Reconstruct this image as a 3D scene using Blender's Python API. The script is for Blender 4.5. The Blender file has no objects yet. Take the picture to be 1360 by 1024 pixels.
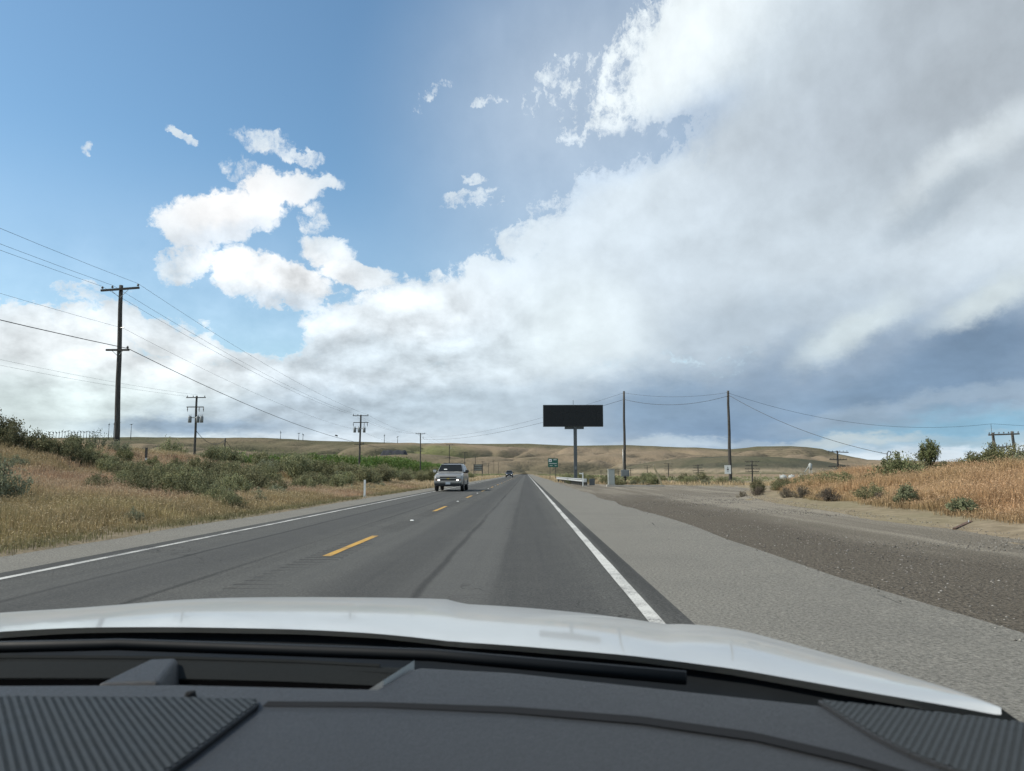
import bpy, bmesh, math, random
import numpy as np
from mathutils import Vector, Matrix, noise as mnoise

R = math.radians
sc = bpy.context.scene
col = sc.collection
rng = random.Random(7)

# ------------------------------------------------------------------ camera
CAM_Z = 1.25
cam_d = bpy.data.cameras.new('camera')
cam = bpy.data.objects.new('camera', cam_d)
col.objects.link(cam)
cam.location = (0, 0, CAM_Z)
cam.rotation_euler = (R(90 + 6.7505), 0, R(1.103))
cam_d.sensor_width = 36
cam_d.lens = 36 * 980 / 1360
cam_d.clip_start = 0.02
cam_d.clip_end = 60000
cam_d.dof.use_dof = True
cam_d.dof.focus_distance = 60
cam_d.dof.aperture_fstop = 11
sc.camera = cam

# ------------------------------------------------------------------ sky, sun, exposure
SUN_EL, SUN_AZ = 43.0, -97.0      # azimuth from the road direction, negative = left of it

# <sky>
CLOUD_MASSES = [  # azimuth, elevation, half width, half height, tilt (degrees), weight
    (31.88, 19.43, 22.75, 28.11, 0, 1),
    (17.0, 31.16, 10.83, 5.07, 22, 1),
    (9.93, 29.59, 7.8, 3.41, 32, 0.66),
    (4.43, 27.68, 4.28, 2.54, 60, 0.55),
    (2.92, 29.99, 2.47, 1.08, 20, 0.5),
    (13.6, 16.19, 15.22, 8.26, -8, 1),
    (3.65, 12.07, 14.78, 5.2, 10, 1),
    (-1.1, 1.62, 99.03, 8.7, 0, 1),
    (-8.2, 11.45, 10.54, 3.8, 12, 1),
    (-13.9, 8.98, 6.19, 3.13, 0, 0.9),
    (-33.74, 7.77, 8.85, 2.17, -3, 1),
    (-35.18, 9.5, 1.81, 1.07, 0, 1),
    (-32.36, 9.79, 1.75, 1.0, 0, 1),
    (-29.44, 9.87, 2.13, 1.23, 0, 1),
    (-26.82, 9.57, 2.13, 1.16, 0, 1),
    (-24.09, 9.24, 2.22, 1.08, 0, 1),
    (-21.25, 8.98, 2.3, 0.99, 0, 1),
    (-16.19, 10.58, 2.66, 1.91, 0, 1),
    (-13.7, 11.94, 2.27, 1.47, 0, 1),
    (-10.56, 12.98, 2.56, 1.25, 0, 1),
    (-5.99, 13.68, 2.97, 1.38, 0, 1),
    (-2.6, 15.1, 2.63, 1.37, 0, 1),
    (0.1, 17.55, 2.41, 1.69, 0, 1),
    (1.62, 19.77, 2.05, 1.33, 0, 0.8),
    (-31.36, 11.51, 2.69, 0.7, 0, 0.55),
    (-22.97, 18.36, 4.41, 1.77, 18, 1),
    (-18.5, 21.18, 3.46, 1.2, 10, 1),
    (-25.68, 17.09, 2.12, 1.65, 0, 1),
    (-15.98, 21.8, 1.14, 0.63, 10, 0.9),
    (-20.81, 23.64, 2.52, 0.91, 0, 0.58),
    (-22.18, 21.83, 1.5, 0.66, 0, 0.46),
    (-25.61, 14.64, 2.3, 1.15, 25, 0.82),
    (-26.95, 14.85, 1.08, 0.52, 10, 0.6),
    (-19.06, 14.4, 4.79, 1.86, -4, 1),
    (-15.26, 16.78, 2.5, 1.21, -20, 0.9),
    (-12.93, 15.25, 2.88, 1.12, -12, 0.95),
    (-21.86, 14.6, 2.11, 1.83, 0, 0.95),
    (-16.47, 19.24, 1.36, 1.61, 20, 0.6),
    (-20.34, 12.55, 2.13, 0.66, 0, 0.7),
    (-26.34, 23.6, 1.22, 0.34, -28, 0.72),
    (-7.56, 28.05, 2.08, 0.55, 30, 0.46),
    (-2.95, 27.78, 1.6, 0.61, 0, 0.46),
    (-3.53, 20.93, 4.0, 0.77, 5, 0.55),
    (-32.36, 21.49, 0.46, 0.28, -30, 0.5),
    (-17.74, 23.19, 1.81, 0.41, 0, 0.62),
    (-4.14, 22.34, 1.21, 0.49, -10, 0.6),
    (0.74, 27.01, 1.23, 1.85, -10, 0.42),
    (8.6, 24.63, 5.37, 1.36, 14, -0.28),
    (1.94, 22.51, 1.82, 3.24, 0, -0.3),
    (-19.74, 10.83, 3.21, 1.88, 0, -0.9),
    (-0.49, 22.26, 1.83, 4.88, 0, -0.4),
    (-14.58, 13.2, 2.26, 0.56, 0, -0.2),
]
CLOUD_TONES = [  # azimuth, elevation, half width, half height, tilt, linear colour, strength
    (9.2, 24.85, 7.73, 2.29, 14, (0.352, 0.491, 0.701), 0.9),
    (2.85, 22.49, 3.64, 3.24, 0, (0.429, 0.578, 0.776), 0.7),
    (28.12, 24.47, 20.14, 8.82, 24, (0.423, 0.485, 0.546), 1.0),
    (36.94, 25.77, 10.5, 9.11, 0, (0.413, 0.468, 0.521), 0.9),
    (17.67, 21.19, 10.98, 3.12, 30, (0.552, 0.631, 0.708), 0.7),
    (10.55, 30.5, 11.98, 4.32, 30, (0.855, 0.93, 0.965), 1.0),
    (6.08, 17.14, 11.86, 6.73, 15, (0.716, 0.815, 0.896), 0.8),
    (19.61, 16.21, 12.7, 5.33, 10, (0.578, 0.665, 0.738), 0.8),
    (31.96, 20.59, 5.71, 1.58, 25, (0.658, 0.73, 0.776), 0.9),
    (29.57, 18.18, 4.56, 1.16, 25, (0.392, 0.468, 0.539), 0.7),
    (17.78, 10.38, 13.84, 3.09, 8, (0.456, 0.546, 0.631), 0.85),
    (3.63, 10.34, 6.48, 5.22, 0, (0.776, 0.871, 0.913), 0.8),
    (31.12, 8.05, 8.08, 3.72, 14, (0.188, 0.275, 0.392), 1.0),
    (26.04, 5.07, 15.83, 2.92, 6, (0.202, 0.301, 0.429), 1.0),
    (12.7, 4.68, 13.27, 3.63, 0, (0.246, 0.352, 0.479), 1.0),
    (21.32, 7.98, 7.08, 2.16, 12, (0.238, 0.328, 0.445), 0.8),
    (23.9, 9.95, 4.4, 1.38, 28, (0.617, 0.708, 0.745), 0.9),
    (32.6, 11.34, 4.16, 1.07, 20, (0.617, 0.701, 0.73), 0.9),
    (16.97, 2.92, 7.39, 1.55, 0, (0.216, 0.323, 0.468), 0.8),
    (-31.15, 7.99, 12.02, 3.04, 0, (0.839, 0.896, 0.922), 0.95),
    (-32.66, 4.11, 12.79, 2.99, 0, (0.672, 0.776, 0.776), 0.95),
    (-16.0, 4.49, 13.14, 1.92, 4, (0.445, 0.539, 0.624), 0.8),
    (-24.31, 3.2, 6.92, 0.86, 0, (0.262, 0.366, 0.485), 0.85),
    (-5.78, 4.81, 9.9, 2.33, 0, (0.468, 0.571, 0.651), 0.8),
    (-9.39, 12.56, 8.76, 2.86, 10, (0.807, 0.88, 0.93), 0.9),
    (-12.77, 9.02, 9.09, 1.49, 0, (0.631, 0.723, 0.791), 0.7),
    (-4.64, 8.6, 7.07, 2.33, 0, (0.672, 0.768, 0.831), 0.7),
    (-22.49, 19.31, 6.89, 3.12, 15, (0.973, 0.982, 0.991), 1.0),
    (-18.55, 15.16, 7.12, 2.51, 0, (0.913, 0.947, 0.973), 1.0),
    (-19.0, 12.76, 4.88, 0.88, 0, (0.617, 0.716, 0.815), 0.7),
    (-22.39, 17.11, 4.74, 0.95, 20, (0.672, 0.768, 0.871), 0.6),
    (11.52, 2.15, 6.11, 0.51, 0, (0.552, 0.644, 0.701), 0.6),
    (29.18, 4.67, 10.51, 0.61, 5, (0.342, 0.445, 0.552), 0.7),
    (30.79, 2.76, 9.69, 1.29, 3, (0.246, 0.445, 0.597), 0.95),
    (23.1, 3.49, 5.36, 0.85, 4, (0.305, 0.402, 0.503), 0.7),
    (23.51, 2.11, 5.78, 0.42, 2, (0.515, 0.591, 0.617), 0.8),
    (32.39, 1.83, 4.87, 0.49, 0, (0.352, 0.491, 0.578), 0.8),
]
# </sky>

def build_world():
    w = bpy.data.worlds.new('World')
    sc.world = w
    w.use_nodes = True
    nt = w.node_tree
    N, L = nt.nodes, nt.links
    N.clear()
    def nd(t, **kw):
        n = N.new(t)
        for k, v in kw.items():
            setattr(n, k, v)
        return n
    def m(op, a, b=None, c=None, clamp=False):
        n = nd('ShaderNodeMath', operation=op, use_clamp=clamp)
        for i, v in enumerate((a, b, c)):
            if v is None:
                continue
            if isinstance(v, (int, float)):
                n.inputs[i].default_value = v
            else:
                L.new(v, n.inputs[i])
        return n.outputs[0]
    def comb(x, y, z=0.0):
        n = nd('ShaderNodeCombineXYZ')
        for i, v in enumerate((x, y, z)):
            if isinstance(v, (int, float)):
                n.inputs[i].default_value = v
            else:
                L.new(v, n.inputs[i])
        return n.outputs[0]
    def vm(op, a, b):
        n = nd('ShaderNodeVectorMath', operation=op)
        for i, v in enumerate((a, b)):
            if isinstance(v, tuple):
                n.inputs[i].default_value = v
            else:
                L.new(v, n.inputs[i])
        return n.outputs[0]
    def scale(a, s):
        n = nd('ShaderNodeVectorMath', operation='SCALE')
        L.new(a, n.inputs[0])
        n.inputs['Scale'].default_value = s
        return n.outputs[0]
    def fbm(vec, sc_, det=8, rough=.55, col_out=False, dist=0.0):
        n = nd('ShaderNodeTexNoise', noise_dimensions='3D')
        n.inputs['Scale'].default_value = sc_
        n.inputs['Detail'].default_value = det
        n.inputs['Roughness'].default_value = rough
        n.inputs['Distortion'].default_value = dist
        L.new(vec, n.inputs['Vector'])
        return n.outputs['Color' if col_out else 'Fac']
    def mr(v, a, b, c=0.0, d=1.0, smooth=True):
        n = nd('ShaderNodeMapRange', interpolation_type='SMOOTHSTEP' if smooth else 'LINEAR', clamp=True)
        L.new(v, n.inputs[0])
        for i, x in enumerate((a, b, c, d)):
            n.inputs[i + 1].default_value = x
        return n.outputs[0]
    def blob(p, az, el, ra, re, rot, d0=1.4, d1=.6, top=1.0):
        n = nd('ShaderNodeMapping', vector_type='TEXTURE')
        n.inputs['Location'].default_value = (az, el, 0)
        n.inputs['Rotation'].default_value = (0, 0, R(rot))
        n.inputs['Scale'].default_value = (ra, re, 1e4)
        L.new(p, n.inputs[0])
        ln = nd('ShaderNodeVectorMath', operation='LENGTH')
        L.new(n.outputs[0], ln.inputs[0])
        return mr(ln.outputs['Value'], d0, d1, 0.0, top)
    def mixc(f, a, b):
        n = nd('ShaderNodeMix', data_type='RGBA', blend_type='MIX')
        for i, v in ((0, f), (6, a), (7, b)):
            if isinstance(v, (int, float)):
                n.inputs[i].default_value = v
            elif isinstance(v, tuple):
                n.inputs[i].default_value = (*v, 1)
            else:
                L.new(v, n.inputs[i])
        return n.outputs[2]

    tc = nd('ShaderNodeTexCoord')
    sp = nd('ShaderNodeSeparateXYZ')
    L.new(tc.outputs['Generated'], sp.inputs[0])
    x, y, z = sp.outputs
    az = m('MULTIPLY', m('ARCTAN2', x, y), 57.2958)
    el = m('MULTIPLY', m('ARCSINE', m('MAXIMUM', m('MINIMUM', z, 1.0), -1.0)), 57.2958)
    elp = m('MAXIMUM', el, 0.0)
    p = comb(az, el)
    q = comb(az, m('MULTIPLY', m('SQRT', m('ADD', elp, .6)), 9.0))    # flatter forms towards the horizon
    # wandering edges
    w1 = scale(vm('SUBTRACT', fbm(q, .10, 2, .5, True), (.5, .5, .5)), 3.0)
    w2 = scale(vm('SUBTRACT', fbm(q, .42, 5, .65, True), (.5, .5, .5)), 2.6)
    ww = vm('ADD', w1, w2)
    pw = vm('ADD', p, ww)
    qw = vm('ADD', q, scale(w1, .6))
    f1 = fbm(qw, .26, 9, .63)
    sun2 = scale(comb(-.75, .85), .9)
    f1s = fbm(vm('ADD', qw, sun2), .24, 5, .55)
    relief = m('SUBTRACT', f1, f1s)
    qs = vm('ADD', comb(m('MULTIPLY', az, .30), m('MULTIPLY', el, 1.3)), scale(w2, .25))
    fs = fbm(qs, .55, 4, .55)                              # low stratus streaks
    qd = vm('ADD', comb(m('ADD', m('MULTIPLY', az, .5), m('MULTIPLY', el, -.35)), m('ADD', m('MULTIPLY', el, .9), m('MULTIPLY', az, -.35))), w2)
    fd = fbm(qd, .16, 5, .5)                               # long soft folds of the cloud bank
    # coverage
    dens = None
    neg = []
    def after(prev, vec):                       # evaluate the layers one after another
        if prev is None or isinstance(prev, tuple):
            return vec
        n = nd('ShaderNodeVectorMath', operation='MULTIPLY_ADD')
        L.new(prev, n.inputs[0])
        n.inputs[1].default_value = (0, 0, 0)
        L.new(vec, n.inputs[2])
        return n.outputs[0]
    for (a, e, ra, re, rot, wt) in CLOUD_MASSES:
        b = blob(after(dens, pw), a, e, ra, re, rot)
        if wt < 0:
            neg.append(m('MULTIPLY', b, wt))
            continue
        if wt != 1:
            b = m('MULTIPLY', b, wt)
        dens = b if dens is None else m('MAXIMUM', dens, b)
    # the rest of the sky, beyond what is listed above: broken cloud of the same kind
    ahead = blob(p, 0, 10, 52, 48, 0, 1.2, .9)
    away = m('SUBTRACT', 1.0, ahead)
    dens = m('MAXIMUM', dens, m('MULTIPLY', away, mr(fbm(q, .05, 3), .40, .62)))
    for b in neg:
        dens = m('ADD', dens, b)
    core = mr(dens, .55, 1.0, 1.0, .30)
    core = m('MULTIPLY', core, m('MULTIPLY', dens, 3.0, clamp=True))
    f2 = fbm(vm('ADD', qw, w2), 1.15, 6, .66)
    fray = m('ADD', m('MULTIPLY', m('SUBTRACT', f1, .5), 1.9), m('MULTIPLY', m('SUBTRACT', f2, .5), 1.5))
    edge = m('ADD', dens, m('MULTIPLY', core, fray))
    alpha = mr(m('MULTIPLY', edge, 1.12), .16, 1.0)
    # thin high veil over the blue towards the bank of cloud
    veil = m('MULTIPLY', blob(p, 6, 26, 17, 16, 0, 1.3, .2), .38)
    veil = m('ADD', veil, m('MULTIPLY', blob(p, -30, 6, 60, 14, 0, 1.3, .2), .22))
    alpha = m('MAXIMUM', alpha, veil)
    # cloud tone
    tone = (.66, .75, .82)
    pt = vm('ADD', p, scale(ww, .75))
    for (a, e, ra, re, rot, c, st) in CLOUD_TONES:
        b = blob(after(tone, pt), a, e, ra, re, rot, 1.45, .25, st)
        tone = mixc(b, tone, c)
    rim = m('MULTIPLY', mr(edge, .82, .42), .8)                # thin sunlit margins are the whitest
    tone = mixc(rim, tone, (.86, .91, .94))
    lowness = mr(el, 13.0, 3.0)
    lump = m('ADD', .22, m('MULTIPLY', blob(p, -20, 9, 20, 8, 0, 1.3, .6), .55))     # cumulus heads, crisper than the bank
    streak = m('MULTIPLY', m('SUBTRACT', fs, .5), m('MULTIPLY', lowness, .36))
    fold = m('MULTIPLY', m('SUBTRACT', fd, .5), m('SUBTRACT', .30, m('MULTIPLY', lowness, .1)))
    lum = m('ADD', m('ADD', 1.06, fold), m('ADD', m('MULTIPLY', m('MULTIPLY', relief, 1.6), lump), streak))
    lum = m('MINIMUM', m('MAXIMUM', lum, .66), 1.35)
    vmul = nd('ShaderNodeVectorMath', operation='SCALE')
    L.new(tone, vmul.inputs[0])
    L.new(m('MULTIPLY', lum, 1 / SKY_STRENGTH), vmul.inputs['Scale'])
    sky = nd('ShaderNodeTexSky', sky_type='NISHITA', sun_disc=False)
    sky.sun_elevation = R(SUN_EL)
    sky.sun_rotation = R(SUN_AZ)
    sky.altitude = 300
    sky.air_density = 1.0
    sky.dust_density = .8
    sky.ozone_density = 1.0
    tinted = vm('MULTIPLY', sky.outputs[0], (.86, 1.09, 1.10))      # clear upland air
    out = mixc(alpha, tinted, vmul.outputs[0])
    bg = nd('ShaderNodeBackground')
    bg.inputs[1].default_value = SKY_STRENGTH
    L.new(out, bg.inputs[0])
    wo = nd('ShaderNodeOutputWorld')
    L.new(bg.outputs[0], wo.inputs[0])
    w.cycles.sampling_method = 'MANUAL'
    w.cycles.sample_map_resolution = 512

SKY_STRENGTH = 0.14
build_world()

sun_d = bpy.data.lights.new('sun', 'SUN')
sun_d.energy = 4.8
sun_d.angle = R(.55)
sun_d.color = (1.0, .92, .80)
sun = bpy.data.objects.new('sun', sun_d)
col.objects.link(sun)
sd = Vector((math.sin(R(SUN_AZ)) * math.cos(R(SUN_EL)), math.cos(R(SUN_AZ)) * math.cos(R(SUN_EL)), math.sin(R(SUN_EL))))
sun.rotation_euler = sd.to_track_quat('Z', 'Y').to_euler()
sun.location = (-40, -5, 45)

sc.view_settings.view_transform = 'Standard'
sc.view_settings.look = 'None'
sc.view_settings.gamma = 1
sc.view_settings.exposure = 0
sc.view_settings.use_curve_mapping = False
sc.render.engine = 'CYCLES'
sc.cycles.use_denoising = True
sc.cycles.adaptive_threshold = .02
sc.cycles.max_bounces = 6
sc.cycles.transparent_max_bounces = 12
sc.cycles.caustics_reflective = False
sc.cycles.caustics_refractive = False

# ------------------------------------------------------------------ helpers
def tag(o, label=None, cat=None, group=None, kind=None):
    for k, v in (('label', label), ('category', cat), ('group', group), ('kind', kind)):
        if v:
            o[k] = v
    return o

def empty(name, loc=(0, 0, 0), rz=0.0, parent=None):
    o = bpy.data.objects.new(name, None)
    o.empty_display_size = .2
    col.objects.link(o)
    o.location = loc
    o.rotation_euler = (0, 0, rz)
    if parent:
        o.parent = parent
    return o

class MB:
    """collects simple solids; build() links them as one mesh object"""
    def __init__(s):
        s.v, s.f, s.sm = [], [], []
    def add(s, vs, fs, smooth=False):
        b = len(s.v)
        s.v += [tuple(p) for p in vs]
        for f in fs:
            s.f.append(tuple(i + b for i in f))
            s.sm.append(smooth)
        return s
    def box(s, c, d, rz=0.0, rx=0.0, ry=0.0):
        M = Matrix.Rotation(rz, 3, 'Z') @ Matrix.Rotation(ry, 3, 'Y') @ Matrix.Rotation(rx, 3, 'X')
        vs = [Vector(c) + M @ Vector((a * d[0] / 2, b * d[1] / 2, e * d[2] / 2)) for a in (-1, 1) for b in (-1, 1) for e in (-1, 1)]
        return s.add(vs, [(0, 1, 3, 2), (4, 6, 7, 5), (0, 4, 5, 1), (2, 3, 7, 6), (0, 2, 6, 4), (1, 5, 7, 3)])
    def tube(s, pts, r, n=6, cap=True):
        pts = [Vector(p) for p in pts]
        rs = r if isinstance(r, (list, tuple)) else [r] * len(pts)
        vs = []
        for i, p in enumerate(pts):
            t = (pts[min(i + 1, len(pts) - 1)] - pts[max(i - 1, 0)]).normalized()
            a = t.cross(Vector((0, 0, 1)) if abs(t.z) < .9 else Vector((1, 0, 0))).normalized()
            b = t.cross(a)
            for k in range(n):
                th = 2 * math.pi * k / n
                vs.append(p + (a * math.cos(th) + b * math.sin(th)) * rs[i])
        fs = []
        for i in range(len(pts) - 1):
            for k in range(n):
                fs.append((i * n + k, i * n + (k + 1) % n, (i + 1) * n + (k + 1) % n, (i + 1) * n + k))
        if cap:
            fs.append(tuple(range(n - 1, -1, -1)))
            fs.append(tuple(range((len(pts) - 1) * n, len(pts) * n)))
        return s.add(vs, fs, n > 5)
    def prism(s, poly, z0, z1):
        n = len(poly)
        vs = [(x, y, z0) for x, y in poly] + [(x, y, z1) for x, y in poly]
        fs = [tuple(range(n - 1, -1, -1)), tuple(range(n, 2 * n))] + [(i, (i + 1) % n, n + (i + 1) % n, n + i) for i in range(n)]
        return s.add(vs, fs)
    def mesh(s, name):
        me = bpy.data.meshes.new(name)
        me.from_pydata(s.v, [], s.f)
        me.polygons.foreach_set('use_smooth', s.sm)
        me.update()
        return me
    def build(s, name, mat, parent=None, bevel=0.0):
        me = s.mesh(name)
        me.materials.append(mat)
        o = bpy.data.objects.new(name, me)
        col.objects.link(o)
        if parent:
            o.parent = parent
        if bevel:
            b = o.modifiers.new('bevel', 'BEVEL')
            b.width = bevel
            b.segments = 2
            b.limit_method = 'ANGLE'
        return o

def np_mesh(name, V, F, mat, parent=None, smooth=False, colors=None):
    """V (n,3), F (m,k) arrays -> object"""
    me = bpy.data.meshes.new(name)
    V = np.asarray(V, dtype=np.float32)
    F = np.asarray(F, dtype=np.int32)
    k = F.shape[1]
    me.vertices.add(len(V))
    me.vertices.foreach_set('co', V.ravel())
    me.loops.add(F.size)
    me.loops.foreach_set('vertex_index', F.ravel())
    me.polygons.add(len(F))
    me.polygons.foreach_set('loop_start', np.arange(0, F.size, k, dtype=np.int32))
    me.polygons.foreach_set('loop_total', np.full(len(F), k, dtype=np.int32))
    if smooth:
        me.polygons.foreach_set('use_smooth', np.ones(len(F), dtype=bool))
    me.update(calc_edges=True)
    if colors is not None:
        a = me.color_attributes.new('tint', 'FLOAT_COLOR', 'POINT')
        c = np.ones((len(V), 4), dtype=np.float32)
        c[:, :3] = colors
        a.data.foreach_set('color', c.ravel())
    me.materials.append(mat)
    o = bpy.data.objects.new(name, me)
    col.objects.link(o)
    if parent:
        o.parent = parent
    return o

def grid_faces(nu, nv):
    i = np.arange(nu - 1)[:, None] * nv + np.arange(nv - 1)[None, :]
    i = i.ravel()
    return np.stack([i, i + nv, i + nv + 1, i + 1], 1)

def ss(t):
    t = np.clip(t, 0, 1)
    return t * t * (3 - 2 * t)

def copy_tree(o, parent=None):
    c = o.copy()
    col.objects.link(c)
    if parent:
        c.parent = parent
    for ch in list(o.children):
        copy_tree(ch, c)
    return c

def vnoise(x, y, scale, seed=0):
    """smooth value noise on arrays, 0..1"""
    x = np.asarray(x, float) / scale + seed * 17.31
    y = np.asarray(y, float) / scale + seed * 9.77
    xi, yi = np.floor(x), np.floor(y)
    fx, fy = ss(x - xi), ss(y - yi)
    def h(a, b):
        v = np.sin(a * 127.1 + b * 311.7 + seed * 74.7) * 43758.5453
        return v - np.floor(v)
    return (h(xi, yi) * (1 - fx) + h(xi + 1, yi) * fx) * (1 - fy) + (h(xi, yi + 1) * (1 - fx) + h(xi + 1, yi + 1) * fx) * fy

def fbm2(x, y, scale, seed=0, octv=4):
    s, a, t = 0, .5, 0
    for i in range(octv):
        s = s + a * vnoise(x, y, scale / 2 ** i, seed + i * 3)
        t += a
        a *= .5
    return s / t

# ------------------------------------------------------------------ materials
class NT:
    def __init__(s, name):
        s.mat = bpy.data.materials.new(name)
        s.mat.use_nodes = True
        s.t = s.mat.node_tree
        s.N, s.L = s.t.nodes, s.t.links
        s.bsdf = s.N['Principled BSDF']
        s.tc = None
    def n(s, t, **kw):
        n = s.N.new(t)
        for k, v in kw.items():
            setattr(n, k, v)
        return n
    def put(s, inp, v):
        if isinstance(v, (int, float)):
            inp.default_value = v
        elif isinstance(v, tuple):
            inp.default_value = (*v, 1) if len(v) == 3 and inp.type == 'RGBA' else v
        else:
            s.L.new(v, inp)
    def obj(s):
        if s.tc is None:
            s.tc = s.n('ShaderNodeTexCoord')
        return s.tc.outputs['Object']
    def noise(s, scale, det=4, rough=.55, vec=None, dist=0.0):
        n = s.n('ShaderNodeTexNoise')
        s.L.new(vec if vec is not None else s.obj(), n.inputs['Vector'])
        n.inputs['Scale'].default_value = scale
        n.inputs['Detail'].default_value = det
        n.inputs['Roughness'].default_value = rough
        n.inputs['Distortion'].default_value = dist
        return n.outputs['Fac']
    def mapping(s, scale=(1, 1, 1), vec=None):
        n = s.n('ShaderNodeMapping')
        s.L.new(vec if vec is not None else s.obj(), n.inputs[0])
        n.inputs['Scale'].default_value = scale
        return n.outputs[0]
    def m(s, op, a, b=0.0, clamp=False):
        n = s.n('ShaderNodeMath', operation=op, use_clamp=clamp)
        s.put(n.inputs[0], a)
        s.put(n.inputs[1], b)
        return n.outputs[0]
    def mr(s, v, a, b, c=0.0, d=1.0):
        n = s.n('ShaderNodeMapRange', interpolation_type='SMOOTHSTEP')
        s.put(n.inputs[0], v)
        for i, x in enumerate((a, b, c, d)):
            n.inputs[i + 1].default_value = x
        return n.outputs[0]
    def mix(s, f, a, b, blend='MIX'):
        n = s.n('ShaderNodeMix', data_type='RGBA', blend_type=blend)
        s.put(n.inputs[0], f)
        s.put(n.inputs[6], a)
        s.put(n.inputs[7], b)
        return n.outputs[2]
    def xyz(s):
        n = s.n('ShaderNodeSeparateXYZ')
        s.L.new(s.obj(), n.inputs[0])
        return n.outputs
    def bump(s, h, strength=.5, dist=.01):
        n = s.n('ShaderNodeBump')
        n.inputs['Strength'].default_value = strength
        n.inputs['Distance'].default_value = dist
        s.L.new(h, n.inputs['Height'])
        s.L.new(n.outputs[0], s.bsdf.inputs['Normal'])
    def out(s, colr, rough=.6, metal=0.0, spec=.5, coat=0.0):
        s.put(s.bsdf.inputs['Base Color'], colr)
        s.put(s.bsdf.inputs['Roughness'], rough)
        s.put(s.bsdf.inputs['Metallic'], metal)
        s.put(s.bsdf.inputs['Specular IOR Level'], spec)
        s.put(s.bsdf.inputs['Coat Weight'], coat)
        return s.mat

def plain(name, c, rough=.6, metal=0.0, var=.18, scale=6.0, spec=.5, coat=0.0):
    """one colour with gentle wear"""
    t = NT(name)
    f = t.noise(scale, 5, .6)
    lo = tuple(v * (1 - var) for v in c)
    hi = tuple(min(1, v * (1 + var)) for v in c)
    return t.out(t.mix(f, lo, hi), t.mr(f, .2, .8, max(rough - .08, 0), min(rough + .08, 1)), metal, spec, coat)

M = {}

def mat_asphalt():
    t = NT('asphalt')
    x, y, z = t.xyz()
    grit = t.noise(30, 6, .9)
    mott = t.noise(3.2, 5, .7)
    patch = t.noise(.45, 5, .6)
    streak = t.noise(1.0, 6, .65, t.mapping((5.0, .06, 1)))
    broad = t.noise(1.0, 4, .55, t.mapping((.9, .025, 1)))
    base = t.mix(t.mr(grit, .30, .72), (.018, .019, .018), (.172, .173, .163))
    base = t.mix(t.m('MULTIPLY', t.mr(mott, .35, .7), .35), base, (.055, .057, .056))
    base = t.mix(t.m('MULTIPLY', t.mr(streak, .45, .7), .38), base, (.050, .052, .052))
    base = t.mix(t.m('MULTIPLY', t.mr(broad, .42, .66), .40), base, (.102, .104, .100))
    base = t.mix(t.m('MULTIPLY', t.mr(patch, .5, .72), .30), base, (.112, .112, .104))
    wob = t.m('MULTIPLY', t.m('SUBTRACT', t.noise(.30, 5, .65), .5), .16)
    xw = t.m('ADD', x, wob)
    def band(c, w, soft):
        return t.mr(t.m('ABSOLUTE', t.m('SUBTRACT', xw, c)), w + soft, w)
    # wheel tracks polished darker, tar seams that come and go
    gap = t.mr(t.noise(1.0, 4, .6, t.mapping((.6, .07, 1))), .34, .56, .25, 1.0)
    for c, w, soft, k, colr in ((-1.75, .20, .50, .42, (.050, .052, .053)), (.15, .22, .50, .42, (.046, .048, .049)),
                                (-4.6, .25, .6, .36, (.052, .054, .055)), (-.75, .2, .4, .25, (.108, .110, .108))):
        base = t.mix(t.m('MULTIPLY', band(c, w, soft), k), base, colr)
    for c, w, soft, k, colr in ((-1.15, .012, .07, .55, (.022, .023, .024)), (-.30, .01, .10, .30, (.026, .027, .028)),
                                (-3.87, .012, .06, .55, (.022, .023, .024)), (-5.14, .015, .06, .60, (.022, .023, .024)),
                                (-6.50, .09, .09, .45, (.034, .035, .035)), (1.30, .05, .09, .55, (.026, .027, .027))):
        base = t.mix(t.m('MULTIPLY', t.m('MULTIPLY', band(c, w, soft), gap), k), base, colr)
    # hairline cracking
    crack = t.n('ShaderNodeTexVoronoi', feature='DISTANCE_TO_EDGE')
    wv = t.n('ShaderNodeVectorMath', operation='ADD')
    nz = t.n('ShaderNodeTexNoise')
    t.L.new(t.obj(), nz.inputs['Vector'])
    nz.inputs['Scale'].default_value = 1.6
    t.L.new(t.mapping((.55, .30, 1)), wv.inputs[0])
    t.L.new(nz.outputs['Color'], wv.inputs[1])
    t.L.new(wv.outputs[0], crack.inputs['Vector'])
    crack.inputs['Scale'].default_value = .8
    ck = t.m('MULTIPLY', t.mr(crack.outputs['Distance'], .010, .002), t.mr(t.noise(.22, 3), .52, .62))
    base = t.mix(t.m('MULTIPLY', ck, .6), base, (.024, .024, .024))
    # milled rumble strip along the centre line
    rs = t.m('MULTIPLY', band(-3.0, .26, .04), t.mr(t.noise(.22, 2, .5), .38, .5))
    wave = t.m('SINE', t.m('MULTIPLY', y, 2 * math.pi / .30))
    groove = t.m('MULTIPLY', rs, wave)
    base = t.mix(t.m('MULTIPLY', t.mr(groove, .15, .8), .45), base, (.030, .031, .031))
    h = t.m('ADD', t.m('MULTIPLY', grit, .5), t.m('MULTIPLY', groove, -1.2))
    t.bump(h, .8, .012)
    return t.out(base, .9, 0, .08)

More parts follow.
